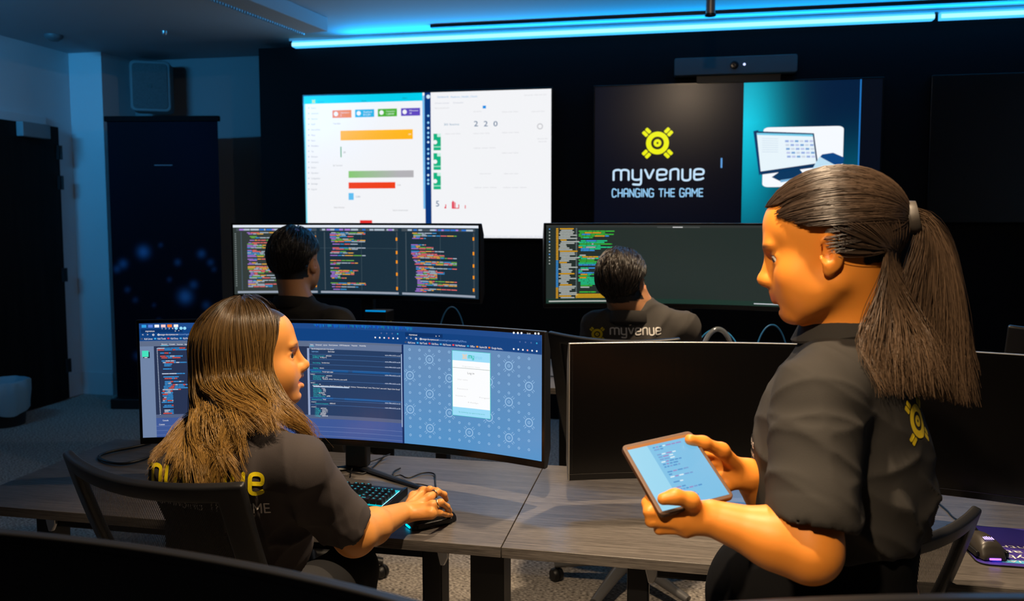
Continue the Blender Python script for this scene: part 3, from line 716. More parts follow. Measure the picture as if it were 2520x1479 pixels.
    rows = [(875, 'background-color:', '#00c2a7;', 8), (879, 'padding: ', '0 20px 0;', 8), (892, 'box-sizing:', 'border-box;', 8), (905, 'display:', 'block;', 8), (914, 'Inherited from', 'body.login-page', 4), (920, 'body {', '', 2), (924, 'background-color:', '#1b1b1f;', 8), (928, 'transition:', 'all .3s;', 8), (932, 'font-family:', 'Roboto, Arial, Tahoma, sans-serif;', 8), (941, 'body {', '', 2), (945, 'margin:', '0;', 8), (955, 'font-size:', '1rem;', 8), (959, 'font-weight:', '400;', 8), (962.5, 'line-height:', '1.5;', 8), (966, 'color:', '#212529;', 8), (970, 'text-align:', 'left;', 8), (974, 'background-color:', '#fff;', 8), (982, 'Inherited from', 'html', 4), (988, ':root {', '', 2), (992, '--myvenue-turquoise:', '#00c2a7;', 10), (1000, ':root {', '', 2), (1004, '--blue:', '#007bff;', 10), (1008, '--indigo:', '#6610f2;', 10), (1012, '--purple:', '#6f42c1;', 10), (1015.5, '--pink:', '#e83e8c;', 10), (1019, '--red:', '#dc3545;', 10), (1022.5, '--orange:', '#fd7e14;', 10)]
    for y, a, b, ind in rows:
        x = 762+ind+(y-875)*.02; wa = len(a)*1.75; P.text(a, x, y+1.5, 3.3, white if ind == 2 else cy, 5, width=wa)
        if b: P.text(b, x+wa+3, y+1.6, 3.3, white, 5, width=len(b)*1.75)
    P.text('font-family: -apple-system, BlinkMacSystemFont, "Segoe UI", Roboto, "Helvetica Neue", Arial, "Noto Sans", sans-serif, "Apple Color Emoji"', 770, 949.5, 3.3, white, 5, width=215)
    P.R(772, 951, 860, 953.2, lin(190, 210, 235), 5)
    for y in (872, 884, 897, 910, 918, 937, 979, 985, 996): P.rect(ua, V(800, y), U(988, 950), V(800, y)+.0028, lin(70, 110, 165), 4)
    for y in (873, 889, 902, 922, 942, 990, 1002): P.text('styles.486e.b623.css:20', 948, y+2.3, 3.2, lin(215, 225, 245), 5, width=38)
    for y0_, y1_ in ((911, 917), (980, 985)): P.rect(ua, V(860, y0_), U(988, 950), V(860, y1_), lin(20, 92, 160), 3)
    # right window: patterned page with the login card
    tone = lin(150, 190, 228)
    for i in range(13):
        for j in range(12):
            u = um+.016+i*.0253; v = .195+j*.0728
            big = (i % 4 == 2 and j % 4 == 1) or (i % 4 == 0 and j % 4 == 3)
            if v > .975: continue
            if big: P.shapes(SUNP, u, v, .036, tone, 2)
            else: P.shapes(annulus(.55, 1, 12), u, v, .0105, tone, 2)
    a, b = inv(1114, 866), inv(1206, 1027); c0, c1 = a[0], inv(1206.5, 940)[0]; r0, r1 = inv(1160, 866)[1], inv(1160, 1025)[1]
    P.rect(c0-.0015, r0-.004, c1+.0015, r1+.004, lin(60, 190, 190), 3); P.rect(c0, r0, c1, r1, lin(252, 253, 255), 4)
    P.rect(c0, r0, c1, r0+(r1-r0)*.145, lin(158, 222, 250), 5); P.rect(c0, r1-(r1-r0)*.13, c1, r1, lin(158, 222, 250), 5)
    P.shapes(sun(), c0+(c1-c0)*.33, r0+.042, .017, lin(235, 205, 175), 6)
    wp, _ = word('my'); P.shapes(wp, c0+(c1-c0)*.43, r0+.052, .022, lin(30, 190, 170), 6); wp, _ = word('venue'); P.shapes(wp, c0+(c1-c0)*.56, r0+.052, .017, lin(140, 210, 240), 6)
    P.rect(c0, r0+(r1-r0)*.255, c1, r0+(r1-r0)*.262, lin(170, 180, 175), 5)
    P.text('Log in', 1151, 920, 6, lin(120, 120, 120), 6, width=17); P.text('Organization name', 1138, 902, 3, lin(200, 205, 200), 6, width=44)
    for s, x, y in (('User name', 1126, 934), ('Password', 1126, 957), ('Remember me', 1122, 974), ('Forgot?', 1180, 979), ('Help', 1152, 991)): P.text(s, x, y, 3.5, lin(205, 205, 205), 6, width=26)
    P.text('By continuing, you agree to the terms', 1130, 1014, 3.2, lin(60, 170, 170), 6, width=64)
m1 = monitor('lit curved ultrawide monitor in front of the long-haired seated woman', -.936, 2.05, .825, 1.195, DZ, content_front, brand=True)
m2 = monitor('big switched-off curved monitor behind the tablet, beside the lit desk monitor', .337, 2.05, .797, 1.166, DZ, None, rim=mat('pewter_shell', (.34, .33, .31), .3, metal=.5), plate=True)
cr, cb, cy_, cg, cw_, cp = lin(235, 110, 110), lin(60, 150, 215), lin(235, 175, 70), lin(110, 180, 70), lin(175, 190, 205), lin(165, 120, 215)
def content_code(P):
    P.rect(0, 0, 1, 1, lin(28, 48, 62), 1); P.rect(0, 0, .30, 1, lin(52, 60, 58), 2)
    P.rect(0, 0, 1, .035, lin(225, 232, 242), 3)
    for k, x0 in enumerate((.012, .335, .67)):
        w_ = (.31, .32, .315)[k]
        P.rect(x0, .05, x0+w_, .085, lin(70, 80, 88), 3)
        r = random.Random(k)
        for i in range(16): a = x0+r.random()*(w_-.03); P.rect(a, .055, a+.012+.015*r.random(), .078, r.choice((cw_, cw_, lin(40, 110, 200), cp)), 4)
        P.rect(x0, .955, x0+w_, .985, lin(150, 160, 175), 3)
        P.rect(x0+w_-.008, .10, x0+w_-.002, .93, lin(60, 72, 80), 3)
        for i in range(5): a = .15+.17*i+r.random()*.05; P.rect(x0+w_-.010, a, x0+w_-.003, a+.045, lin(245, 150, 25), 4)
        P.rect(x0+w_*.52, .10, x0+w_*.523, .94, lin(78, 96, 106), 3)
        P.rect(x0+.016, .10, x0+.020, .94, lin(66, 80, 90), 3)
        ind = 0
        for i in range(46):
            v = .105+i*.0182; ind = max(0, min(5, ind+r.choice((-1, 0, 0, 1))))
            if r.random() < .24: continue
            x = x0+.04+ind*.005; end = x0+.04+w_*r.choice((.12, .2, .3, .35, .45, .62)); first = True
            if k == 0: end = min(end, x0+.16)
            while x < end:
                L_ = r.uniform(.008, .035); P.rect(x, v, min(x+L_, end), v+.0115, cp if first and r.random() < .5 else r.choice((cr, cr, cy_, cw_, cw_, cb, cg)), 4); x += L_+.002; first = False
    for i in range(26): P.rect(.006, .12+i*.03, .011, .135+i*.03, lin(120, 130, 130), 4)
    P.rect(.335, .33, .655, .333, lin(70, 92, 104), 3)
bm1 = monitor('curved monitor with three columns of coloured code', -1.48, 3.50, 1.098, 1.463, BZ, content_code, scale=1.02)
def content_green(P):
    P.rect(0, 0, 1, 1, lin(36, 46, 43), 1); P.rect(0, 0, 1, .03, lin(48, 52, 50), 2); P.rect(0, .94, 1, 1, lin(28, 52, 44), 2)
    r = random.Random(11); W1, G1, G2, Y1, Bq = lin(185, 190, 185), lin(60, 185, 60), lin(30, 205, 140), lin(225, 165, 30), lin(60, 150, 225)
    for i in range(44):
        v = .04+i*.0205; P.rect(.045+r.random()*.01, v, .052+.02+r.random()*.05, v+.012, W1 if i % 7 else Y1, 3)
        P.rect(.036, v, .044, v+.012, Y1 if i < 20 or i > 36 else Bq, 3)
        P.rect(.108, v, .112, v+.012, lin(110, 125, 130), 3)
    for i in range(12): P.shapes(annulus(0, 1, 8), .012, .05+i*.04, .008, W1 if i % 4 else lin(90, 160, 240), 3)
    for i in range(40):
        v = .05+i*.0205
        if r.random() < .16: continue
        x = .118+.004*r.randint(0, 2); end = .13+r.random()*.13+(.06 if i < 4 else 0); c0_ = r.choice((G1, G1, G2, G2, Bq))
        while x < end:
            L_ = r.uniform(.006, .04); P.rect(x, v, min(x+L_, end), v+.013, c0_ if r.random() < .7 else r.choice((W1, Y1, G2, Bq)), 3); x += L_+.0015
    for i in range(4): P.rect(.108, .88+i*.014, .24+.01*i, .889+i*.014, lin(215, 165, 20), 3)
    P.rect(.01, .965, .26, .98, W1, 3); P.rect(.27, .955, .345, .968, lin(225, 190, 20), 3)
    P.rect(.40, .018, .55, .034, lin(70, 74, 72), 3); P.rect(.455, .02, .49, .032, lin(200, 200, 200), 4)
    P.rect(.74, .965, .84, .978, lin(190, 195, 200), 3)
bm2 = monitor('curved monitor with green code on a nearly empty dark page', .045, 3.50, 1.085, 1.466, BZ, content_green, scale=1.02)
fm = monitor('out-of-focus dark curved monitor in the bottom corner of the view', -.735, .640, .775, 1.143, DZ-.03, None)
fm2 = monitor('dark monitor of which only the top edge shows under the standing woman', .48, .60, .86, 1.161, DZ-.03, None, scale=.56)
_m = at(2462, 1473, .705); fm2.location = (_m[0]-.10*math.sin(YAW), _m[1]+.10*math.cos(YAW), DZ-.03); fm2.rotation_euler = (0, 0, YAW)

# ------------------------------------------------------------------ keyboard
kb = thing('gaming_keyboard', 'black keyboard with cyan backlit keys and a ribbed wrist rest', 'keyboard', (-.945, 1.985, DZ), math.radians(-3.5))
MB().box(-.225, .225, -.065, .085, 0, .016).build('case', M['black'], kb, bevel=.003)
MB().box(-.222, .222, -.126, -.068, 0, .013).build('wrist_rest', mat('ribbed_rubber', lin(34, 33, 33), .6, bump=((900, 900, 1), .6, .001)), kb, bevel=.004)
MB().box(.217, .226, -.105, .08, 0, .022).box(-.226, -.217, -.105, .08, 0, .022).build('side_rail', M['darkmetal'], kb, bevel=.002)
MB().box(-.214, .214, -.062, .062, .016, .0165).build('backlight_plate', mat('cyan_backlight', (0, .02, .03), emit=(.0, .55, .62), estr=.9), kb)
MB().box(.2125, .2165, -.062, .05, .0165, .0185).build('edge_light', mat('edge_light', (0, 0, 0), emit=(.35, .9, 1), estr=2.2), kb)
keys = MB(); leg = MB()
def keycap(x, y, w_, d_=.0158):
    z0, z1 = .019, .031; i = .0022
    b = [(x, y, z0), (x+w_, y, z0), (x+w_, y+d_, z0), (x, y+d_, z0)]; t_ = [(x+i, y+i, z1), (x+w_-i, y+i, z1), (x+w_-i, y+d_-i, z1+.001), (x+i, y+d_-i, z1+.001)]
    keys.add(b+t_, [(0, 3, 2, 1), (4, 5, 6, 7), (0, 1, 5, 4), (1, 2, 6, 5), (2, 3, 7, 6), (3, 0, 4, 7)])
    zz = z1+.0012
    leg.add([(x+w_*.3, y+d_*.55, zz), (x+w_*.62, y+d_*.55, zz), (x+w_*.62, y+d_*.74, zz), (x+w_*.3, y+d_*.74, zz)], [(0, 1, 2, 3)])
rows = [[1.25, 1.25, 1.25, 6.25, 1.25, 1.25, 1.25, 1.25], [2.25]+[1]*10+[2.75], [1.75]+[1]*11+[2.25], [1.5]+[1]*12+[1.5], [1]*13+[2], [1]*15]
for j, rw in enumerate(rows):
    x = -.212; y = -.060+j*.0185+(.006 if j == 5 else 0)
    for u in rw: keycap(x+.001, y, u*.0187-.002); x += u*.0187
    for k in range(3):
        if j in (0, 3, 4) or (j == 1 and k == 1) or j == 5: keycap(.078+k*.0187, y, .0165)
    nk = [(0, 2), (2, 1), (3, 1)] if j == 0 else [(k, 1) for k in range(4)]
    for k, u in nk:
        if j < 5: keycap(.139+k*.0187, y, .0187*u-.002)
keys.build('keycaps', mat('keycap_plastic', lin(20, 20, 22), .38), kb)
leg.build('key_legends', mat('lit_legend', (0, 0, 0), emit=(.05, .6, .7), estr=1.0), kb)

# ------------------------------------------------------------------ mice and pads
def mouse(label, x, y, z, ang, lit, grey=False):
    t = thing('computer_mouse', label, 'mouse', (x, y, z), ang)     # length runs along local +X (front)
    vs = []; n, m_ = 22, 14; fs = []
    for i in range(n+1):
        a = i/n; X = -.060+.122*a; prof = math.sin(PI*min(1, max(0, .06+.9*a)))**.55
        w_ = (.031+.004*math.cos(2*PI*a))*(prof**.45); h = .039*(math.sin(PI*(.12+.66*(1-a)))**.8)*(min(1, a*6+.25))*(1 if a < .93 else .86)
        for k in range(m_+1):
            b = PI*k/m_; vs.append((X, -w_*math.cos(b)*(1+.08*math.sin(b)), .002+h*math.sin(b)**.7))
    for i in range(n):
        for k in range(m_): fs.append((i*(m_+1)+k, (i+1)*(m_+1)+k, (i+1)*(m_+1)+k+1, i*(m_+1)+k+1))
    fs += [tuple(range(m_+1)), tuple(range(n*(m_+1)+m_, n*(m_+1)-1, -1)), tuple([i*(m_+1) for i in range(n, -1, -1)]+[i*(m_+1)+m_ for i in range(n+1)])]
    MB().add(vs, fs).build('shell', mat('mouse_shell', lin(60, 56, 52) if grey else lin(18, 18, 20), .35), t, smooth=True)
    MB().lathe([(.001, -.004), (.009, -.004), (.010, 0), (.009, .004), (.001, .004)], 18, Matrix.Translation((.036, 0, .031)) @ Matrix.Rotation(PI/2, 4, 'X')).build('scroll_wheel', M['cable'], t, smooth=True)
    MB().box(-.05, .045, -.036, -.028, .004, .017).box(-.05, .045, .028, .036, .004, .017).build('side_grip', M['darkmetal'], t, bevel=.003)
    g = MB().box(-.0625, -.0605, -.012, .012, .003, .007).build('glow_strip', mat('mouse_glow', (0, 0, 0), emit=lit, estr=4), t)
    return t
mouse('black mouse under the ringed hand of the seated woman', -.592, 1.868, DZ, math.radians(42), (0, .5, .8))
mz = mouse('grey gaming mouse with a violet glow on the purple mouse pad', .700, 1.945, DZ+.004, math.radians(97), (.25, .08, 1), True)
cr_ = MB()
for k in range(5):
    x = -.0095+k*.0045; cr_.add([(-.036, x, .0395-.0), (-.036, x+.0035, .0395), (-.0235-.002*abs(k-2), x+.0045, .0418), (-.0225-.002*abs(k-2), x+.002, .042)], [(0, 1, 2, 3)])
cr_.build('sail_emblem', mat('violet_light', (0, 0, 0), emit=(.55, .4, 1), estr=2), mz)
pd = thing('mouse_pad', 'purple mouse pad with white lettering and a pale blue bar', 'mouse pad', (.832, 1.985, DZ))
MB().prism(rrect(.33, .235, .022, 6), 0, .003).build('base', M['cable'], pd)
pr_ = Painter(lambda u, v, l: (u, v, .0031+l), 1, None)
pr_.poly(rrect(.326, .231, .020, 6), lin(72, 58, 150), 0)
pr_.rect(-.13, -.100, .08, -.084, lin(90, 190, 235), 1)
def flip_text(s, xr, y0, h, col, w_):
    V, Fc, W_ = text2d(s); n = len(pr_.V)
    for a, b in V: pr_.V.append((xr-a*w_/W_, y0-b*h*1.3, .0042)); pr_.C.append(col[:3])
    pr_.F += [tuple(i+n for i in f) for f in Fc]
flip_text('AUSTRALIAN', .07, -.087, .011, lin(235, 245, 255), .19)
flip_text('Cyber', -.02, -.058, .021, white, .11); 
flip_text('Collaboration', .13, -.030, .019, white, .27); flip_text('Centre', .03, -.001, .019, white, .13)
pr_.build('print', M['matte'], pd)

# ------------------------------------------------------------------ office chairs
def mesh_cloth(pitch):
    m = mat('chair_mesh_cloth', lin(14, 14, 15), .6)
    N = m.node_tree.nodes; L = m.node_tree.links; b = N['Principled BSDF']; out = N['Material Output']
    tc = N.new('ShaderNodeTexCoord'); sp = N.new('ShaderNodeSeparateXYZ'); L.new(tc.outputs['Object'], sp.inputs[0])
    def M_(op, a, bb=None):
        q = N.new('ShaderNodeMath'); q.operation = op
        for i, v in enumerate((a, bb)):
            if v is None: continue
            if isinstance(v, (int, float)): q.inputs[i].default_value = v
            else: L.new(v, q.inputs[i])
        return q.outputs[0]
    k = 2*PI/pitch
    cx_ = M_('COSINE', M_('MULTIPLY', sp.outputs[0], k)); cz = M_('COSINE', M_('MULTIPLY', sp.outputs[2], k*.8))
    hole = M_('GREATER_THAN', M_('MULTIPLY', cx_, cz), .10)
    tr = N.new('ShaderNodeBsdfTransparent'); mx = N.new('ShaderNodeMixShader')
    L.new(hole, mx.inputs[0]); L.new(b.outputs[0], mx.inputs[1]); L.new(tr.outputs[0], mx.inputs[2]); L.new(mx.outputs[0], out.inputs[0])
    return m
M['mesh'] = mesh_cloth(.0042)
def office_chair(label, x, y, yaw, top=1.0, width=.473, mesh=True, group=None, base_mat=None, castor_yaw=0.3):
    t = thing('office_chair', label, 'chair', (x, y, 0), yaw, group)
    zb = top-.46
    def S(s, q):         # backrest surface, q upward
        wd = (.44+(width-.44)*q**.8)/2; lean = -.13-.20*q
        zz = zb+(top-zb)*q+.012*s*s*(q > .5)*q
        return (s*wd, lean-.050*(1-s*s)*(.5+.5*q)-.02*math.sin(q*PI), zz)
    n = 28; vs = [S(-1+2*i/n, j/n) for j in range(n+1) for i in range(n+1)]
    fr = []; ms = []
    for j in range(n):
        for i in range(n):
            f = (j*(n+1)+i, j*(n+1)+i+1, (j+1)*(n+1)+i+1, (j+1)*(n+1)+i)
            side = i < 3 or i >= n-3; tb = j >= n-2 or j < 2
            (fr if side or tb else ms).append(f)
    o = MB().add(vs, fr).build('back_frame', M['black'], t, smooth=True)
    s_ = o.modifiers.new('thick', 'SOLIDIFY'); s_.thickness = .020; s_.offset = 0
    b_ = o.modifiers.new('round', 'BEVEL'); b_.width = .006; b_.segments = 3; b_.limit_method = 'ANGLE'
    o = MB().add(vs, ms).build('mesh_panel', M['mesh'] if mesh else M['black'], t, smooth=True)
    o = MB().add([S(-.36+.72*i/8, .08+.14*j/6) for j in range(7) for i in range(9)], [(j*9+i, j*9+i+1, (j+1)*9+i+1, (j+1)*9+i) for j in range(6) for i in range(8)]).build('lumbar_support', M['black'], t, smooth=True)
    o.location = (0, -.018, 0); s_ = o.modifiers.new('thick', 'SOLIDIFY'); s_.thickness = .016
    MB().prism(rrect(.47, .46, .09, 6, 0, .0), .425, .49).build('seat', mat('seat_fabric', lin(20, 20, 22), .85), t, bevel=.02, seg=3)
    MB().tube(spline([(0, -.14, .41), (0, -.18, .42), (0, -.225, .50), (0, -.235, zb+.06)], 5), .024, 10, flat=.6).build('back_arm', M['black'], t, smooth=True)
    MB().box(-.09, .09, -.12, .12, .38, .425).build('tilt_mechanism', M['darkmetal'], t, bevel=.01)
    MB().tube([(0, 0, .10), (0, 0, .27)], .026, 16).tube([(0, 0, .25), (0, 0, .39)], .016, 16).build('gas_column', M['darkmetal'], t, smooth=True)
    for k in range(5):
        a = castor_yaw+k*2*PI/5; c, s = math.cos(a), math.sin(a)
        l = MB().tube([(c*.02, s*.02, .115), (c*.13, s*.13, .105), (c*.30, s*.30, .070)], [.032, .025, .018], 10, flat=.8).build('leg', base_mat or M['black'], t, smooth=True)
        q = Matrix.Translation((c*.295, s*.295, .0275)) @ Matrix.Rotation(a+.8, 4, 'Z') @ Matrix.Rotation(PI/2, 4, 'Y')
        MB().lathe([(.001, -.022), (.022, -.022), (.0272, -.014), (.0272, -.004), (.02, 0), (.0272, .004), (.0272, .014), (.022, .022), (.001, .022)], 22, q).lathe([(.001, .0), (.007, .0), (.007, .06), (.001, .06)], 8, Matrix.Translation((c*.295, s*.295, .02))).build('caster', M['cable'], l, smooth=True)
    return t
M['base_grey'] = mat('grey_nylon_base', lin(92, 92, 94), .35)
ang1 = math.radians(-13.8)
mc = (np.array([-1.207, 1.382])+np.array([-.749, 1.269]))/2
off = np.array([-math.sin(ang1), math.cos(ang1)])*.33
office_chair('black mesh-back office chair the long-haired woman sits on', mc[0]+off[0], mc[1]+off[1], ang1, 1.012)
office_chair('mesh-back office chair beside the purple mouse pad, partly behind the standing woman', .232, 1.870, math.radians(34), .898, castor_yaw=.5)
office_chair('office chair of the man in the black shirt before the three code columns', -1.46, 2.96, math.radians(3), 1.0, castor_yaw=.2)
office_chair('office chair of the man whose grey shirt shows the wordmark', -.165, 3.13, math.radians(-8), 1.068, mesh=False, base_mat=M['base_grey'], castor_yaw=-.55)
office_chair('empty grey office chair at the far right edge of the back row', 1.226, 2.95, math.radians(0), 1.158, castor_yaw=.1)

# ------------------------------------------------------------------ cables and small things
def cable(label, pts, r, m=None, cat='cable', n=8, name='cable'):
    o = MB().tube(spline(pts, n), r, 8).build(name, m or M['cable'], smooth=True); tag(o, label, cat); return o
Z = DZ+.0045
def on(pts, z=Z): return [onZ(x, y, z) for x, y in pts]
cable('thick black cable looped on the desk left of the seated woman', on([(372, 1090), (330, 1100), (270, 1112), (243, 1124), (262, 1136), (300, 1141), (340, 1134), (385, 1118)], DZ+.006), .0045)
cable('black keyboard cable curling behind the keyboard', on([(862, 1168), (868, 1150), (880, 1142), (920, 1133), (960, 1118)], DZ+.012), .0022)
cable('second loop of thin cable on the desk behind the keyboard', on([(945, 1122), (920, 1147), (895, 1165), (860, 1160), (849, 1148), (865, 1139), (905, 1132)], DZ+.004), .0024)
cable('mouse cable running over the desk from the ringed hand', on([(1073, 1206), (1071, 1185), (1068, 1166), (1040, 1164), (1005, 1176), (985, 1169), (968, 1171), (970, 1160), (985, 1152)], DZ+.005), .0024)
cable('short black cable between the keyboard and the mouse', on([(1000, 1190), (1030, 1191), (1055, 1197), (1064, 1208)], DZ+.004), .0016)
cable('thin mouse cable on the desk beside the empty mesh chair', on([(2270, 1226), (2300, 1232), (2330, 1255), (2350, 1275), (2400, 1300), (2425, 1322)], DZ+.004), .002)
blue = mat('blue_cable', (.02, .14, .35), .4)
def arc(c, w_, h, y, dy=0.03):
    return [(c+w_*math.cos(a), y+dy*math.cos(a), h[0]+(h[1]-h[0])*math.sin(a)**.8) for a in [PI*k/12 for k in range(13)]]
cable('blue network cable arching up from the back desk between the two code monitors', arc(-.96, .062, (BZ+.003, 1.098), 3.36), .0032, blue)
cable('blue network cable arching up below the green code monitor', arc(.386, .075, (BZ+.003, 1.062), 3.30), .0034, blue)
clear = mat('clear_tubing', (.35, .38, .42), .08, metal=.6)
cable('glossy clear tubing arch with blue reflections behind the big dark monitor', arc(.182, .072, (BZ+.012, 1.022), 3.42, .02), .011, clear, 'tubing', name='tubing')
cable('light blue cable crossing the glossy tubing arch', arc(.185, .105, (BZ+.003, 1.016), 3.47, -.02), .003, mat('bright_blue_cable', (.05, .35, .8), .35))
cable('black cable lying in a curve on the back desk beside the code monitor row', [onZ(x, y, BZ+.005) for x, y in ((1343, 920), (1352, 925), (1370, 926), (1392, 921))], .0028)
cable('thin black cable hanging to the floor under the desk in the middle', [(.10, 2.0, .62), (.112, 2.0, .35), (.135, 1.96, .12), (.165, 1.90, .006), (.22, 1.87, .006)], .004)
yel = mat('yellow_tag', (.55, .50, .02), .6)
for lab, x, y_, z in (('yellow tag standing on the back desk near the small blue-lit box', -1.262, 3.40, .0), ('yellow tag on the back desk beside the shoulder of the grey-shirted man', .062, 3.26, .0), ('yellow tag on the back desk beside the empty grey chair', 1.02, 3.30, .0)):
    hgt = .235 if x < 1 else .25
    o = MB().prism([(-.02, 0), (.02, 0), (.024, hgt*.86), (.008, hgt), (-.016, hgt*.95)], 0, .004, Matrix.Rotation(PI/2, 4, 'X')).build('cable_tag', yel, bevel=.001); o.location = (x, y_, BZ); tag(o, lab, 'tag')
t = thing('dock_box', 'small black box with a glowing blue top edge on the back desk', 'electronic device', (-1.318, 3.42, BZ))
MB().box(-.052, .052, -.05, .05, 0, .278).build('body', M['black'], t, bevel=.004)
MB().box(-.047, .047, -.052, -.046, .277, .2835).build('light_bar', mat('blue_bar', (0, 0, 0), emit=(.0, .25, .62), estr=1.0), t)
t = thing('small_screen', 'small screen showing a yellow and a green stripe beside the brown-haired head', 'screen', (-2.04, 3.34, BZ), math.radians(10))
MB().box(-.09, .09, 0, .012, .04, .25).box(-.04, .04, -.01, .06, 0, .012).box(-.012, .012, .01, .03, 0, .08).build('case', M['black'], t, bevel=.003)
P = Painter(lambda u, v, l: (-.083+.166*u, -.0006-l, .243-.196*v), .85, None)
P.rect(0, 0, 1, 1, (.001, .001, .002), 0); P.rect(.0, .0, .6, .055, lin(190, 205, 120), 1); P.rect(.0, .085, .35, .115, lin(20, 170, 120), 1)
P.build('display', M['lit'], t)
# ------------------------------------------------------------------ people: smooth-blended solid bodies
class Sdf:
    """a list of rounded bones and ellipsoids blended into one continuous surface"""
    def __init__(s): s.p = []
    def cap(s, a, b, ra, rb=None, k=.02, op=1): s.p.append(('c', np.array(a, float), np.array(b, float), ra, ra if rb is None else rb, k, op)); return s
    def ell(s, c, r, R=None, k=.02, op=1): s.p.append(('e', np.array(c, float), np.array(r, float), np.eye(3) if R is None else np.array(R, float), None, k, op)); return s
    def half(s, p, n, k=.004): s.p.append(('h', np.array(p, float), np.array(n, float)/np.linalg.norm(n), None, None, k, 0)); return s   # keeps the side opposite to n
    def dist(s, q, P):
        if q[0] == 'c':
            a, b = q[1], q[2]; ba = b-a; L2 = max(1e-12, ba@ba); pa = P-a
            t = np.clip((pa@ba)/L2, 0, 1); d = pa-t[..., None]*ba
            return np.sqrt((d*d).sum(-1))-(q[3]+(q[4]-q[3])*t)
        if q[0] == 'e':
            l = (P-q[1])@q[3].T; k0 = np.sqrt(((l/q[2])**2).sum(-1)); k1 = np.sqrt(((l/q[2]**2)**2).sum(-1))+1e-9
            return k0*(k0-1)/k1
        return (P-q[1])@q[2]
    @staticmethod
    def mix(D, d, k, op):
        if op == 1: h = np.maximum(k-np.abs(D-d), 0)/k; return np.minimum(D, d)-h*h*k*.25
        e = -d if op == -1 else d
        h = np.maximum(k-np.abs(D-e), 0)/k; return np.maximum(D, e)+h*h*k*.25
    def eval(s, P):
        D = np.full(P.shape[:-1], .3)
        for q in s.p: D = s.mix(D, s.dist(q, P), q[5], q[6] if q[0] != 'h' else 0)
        return D
    def bounds(s, q, m):
        if q[0] == 'c':
            r = max(q[3], q[4]); return np.minimum(q[1], q[2])-r-m, np.maximum(q[1], q[2])+r+m
        r = np.sqrt(((q[3].T*q[2])**2).sum(1)); return q[1]-r-m, q[1]+r+m
    def mesh(s, h, crop=None):
        lo = np.min([s.bounds(q, .0)[0] for q in s.p if q[0] != 'h' and q[6] == 1], axis=0)-.02
        hi = np.max([s.bounds(q, .0)[1] for q in s.p if q[0] != 'h' and q[6] == 1], axis=0)+.02
        if crop: lo = np.maximum(lo, crop[0]); hi = np.minimum(hi, crop[1])
        n = np.ceil((hi-lo)/h).astype(int)+1
        ax = [lo[i]+h*np.arange(n[i]) for i in range(3)]
        D = np.full(tuple(n), .3, np.float32)
        for q in s.p:
            if q[0] == 'h': sl = [slice(0, n[i]) for i in range(3)]
            else:
                a, b = s.bounds(q, q[5]+3*h)
                i0 = np.clip(np.floor((a-lo)/h).astype(int), 0, n); i1 = np.clip(np.ceil((b-lo)/h).astype(int)+1, 0, n)
                if (i1 <= i0).any(): continue
                sl = [slice(i0[i], i1[i]) for i in range(3)]
            st = max(1, int(2e6//((sl[1].stop-sl[1].start)*(sl[2].stop-sl[2].start)+1)))
            for x0 in range(sl[0].start, sl[0].stop, st):
                x1 = min(sl[0].stop, x0+st)
                X = np.empty((x1-x0, sl[1].stop-sl[1].start, sl[2].stop-sl[2].start, 3))
                X[..., 0] = ax[0][x0:x1][:, None, None]; X[..., 1] = ax[1][sl[1]][None, :, None]; X[..., 2] = ax[2][sl[2]][None, None, :]
                d = s.dist(q, X); S = (slice(x0, x1), sl[1], sl[2])
                D[S] = s.mix(D[S], d, q[5], q[6] if q[0] != 'h' else 0)
        D[0] = D[-1] = .01; D[:, 0] = D[:, -1] = .01; D[:, :, 0] = D[:, :, -1] = .01
        return nets(D, lo, h)
def nets(D, lo, h):
    I = D < 0
    c = np.zeros(tuple(x-1 for x in D.shape), np.uint8)
    for dx in (0, 1):
        for dy in (0, 1):
            for dz in (0, 1): c += I[dx:D.shape[0]-1+dx, dy:D.shape[1]-1+dy, dz:D.shape[2]-1+dz]
    act = np.argwhere((c > 0) & (c < 8)); idx = np.full(c.shape, -1, np.int32); idx[tuple(act.T)] = np.arange(len(act))
    cor = {}
    for dx in (0, 1):
        for dy in (0, 1):
            for dz in (0, 1): cor[dx, dy, dz] = D[act[:, 0]+dx, act[:, 1]+dy, act[:, 2]+dz]
    S = np.zeros((len(act), 3)); W = np.zeros(len(act))
    for a in cor:
        for ax_ in range(3):
            if a[ax_] == 0:
                b = list(a); b[ax_] = 1; b = tuple(b); d0, d1 = cor[a], cor[b]; m = (d0 < 0) != (d1 < 0)
                t = np.where(m, d0/np.where(m, d0-d1, 1), 0); P = np.tile(np.array(a, float), (len(act), 1)); P[:, ax_] = t
                S += P*m[:, None]; W += m
    V = lo+h*(act+S/W[:, None]); F_ = []
    for ax_ in range(3):
        sl0 = [slice(1, -1)]*3; sl0[ax_] = slice(0, -1); sl1 = list(sl0); sl1[ax_] = slice(1, None)
        a, b = I[tuple(sl0)], I[tuple(sl1)]
        for flip, mm in ((False, a & ~b), (True, ~a & b)):
            e = np.argwhere(mm)
            off_ = np.array([1, 1, 1]); off_[ax_] = 0; e = e+off_
            o1, o2 = [(1, 2), (2, 0), (0, 1)][ax_]
            def g(u, v):
                q = e.copy(); q[:, o1] -= u; q[:, o2] -= v; return idx[tuple(q.T)]
            quad = np.stack([g(1, 1), g(0, 1), g(0, 0), g(1, 0)], 1)
            F_.append(quad[:, ::-1] if flip else quad)
    return V, np.concatenate(F_)
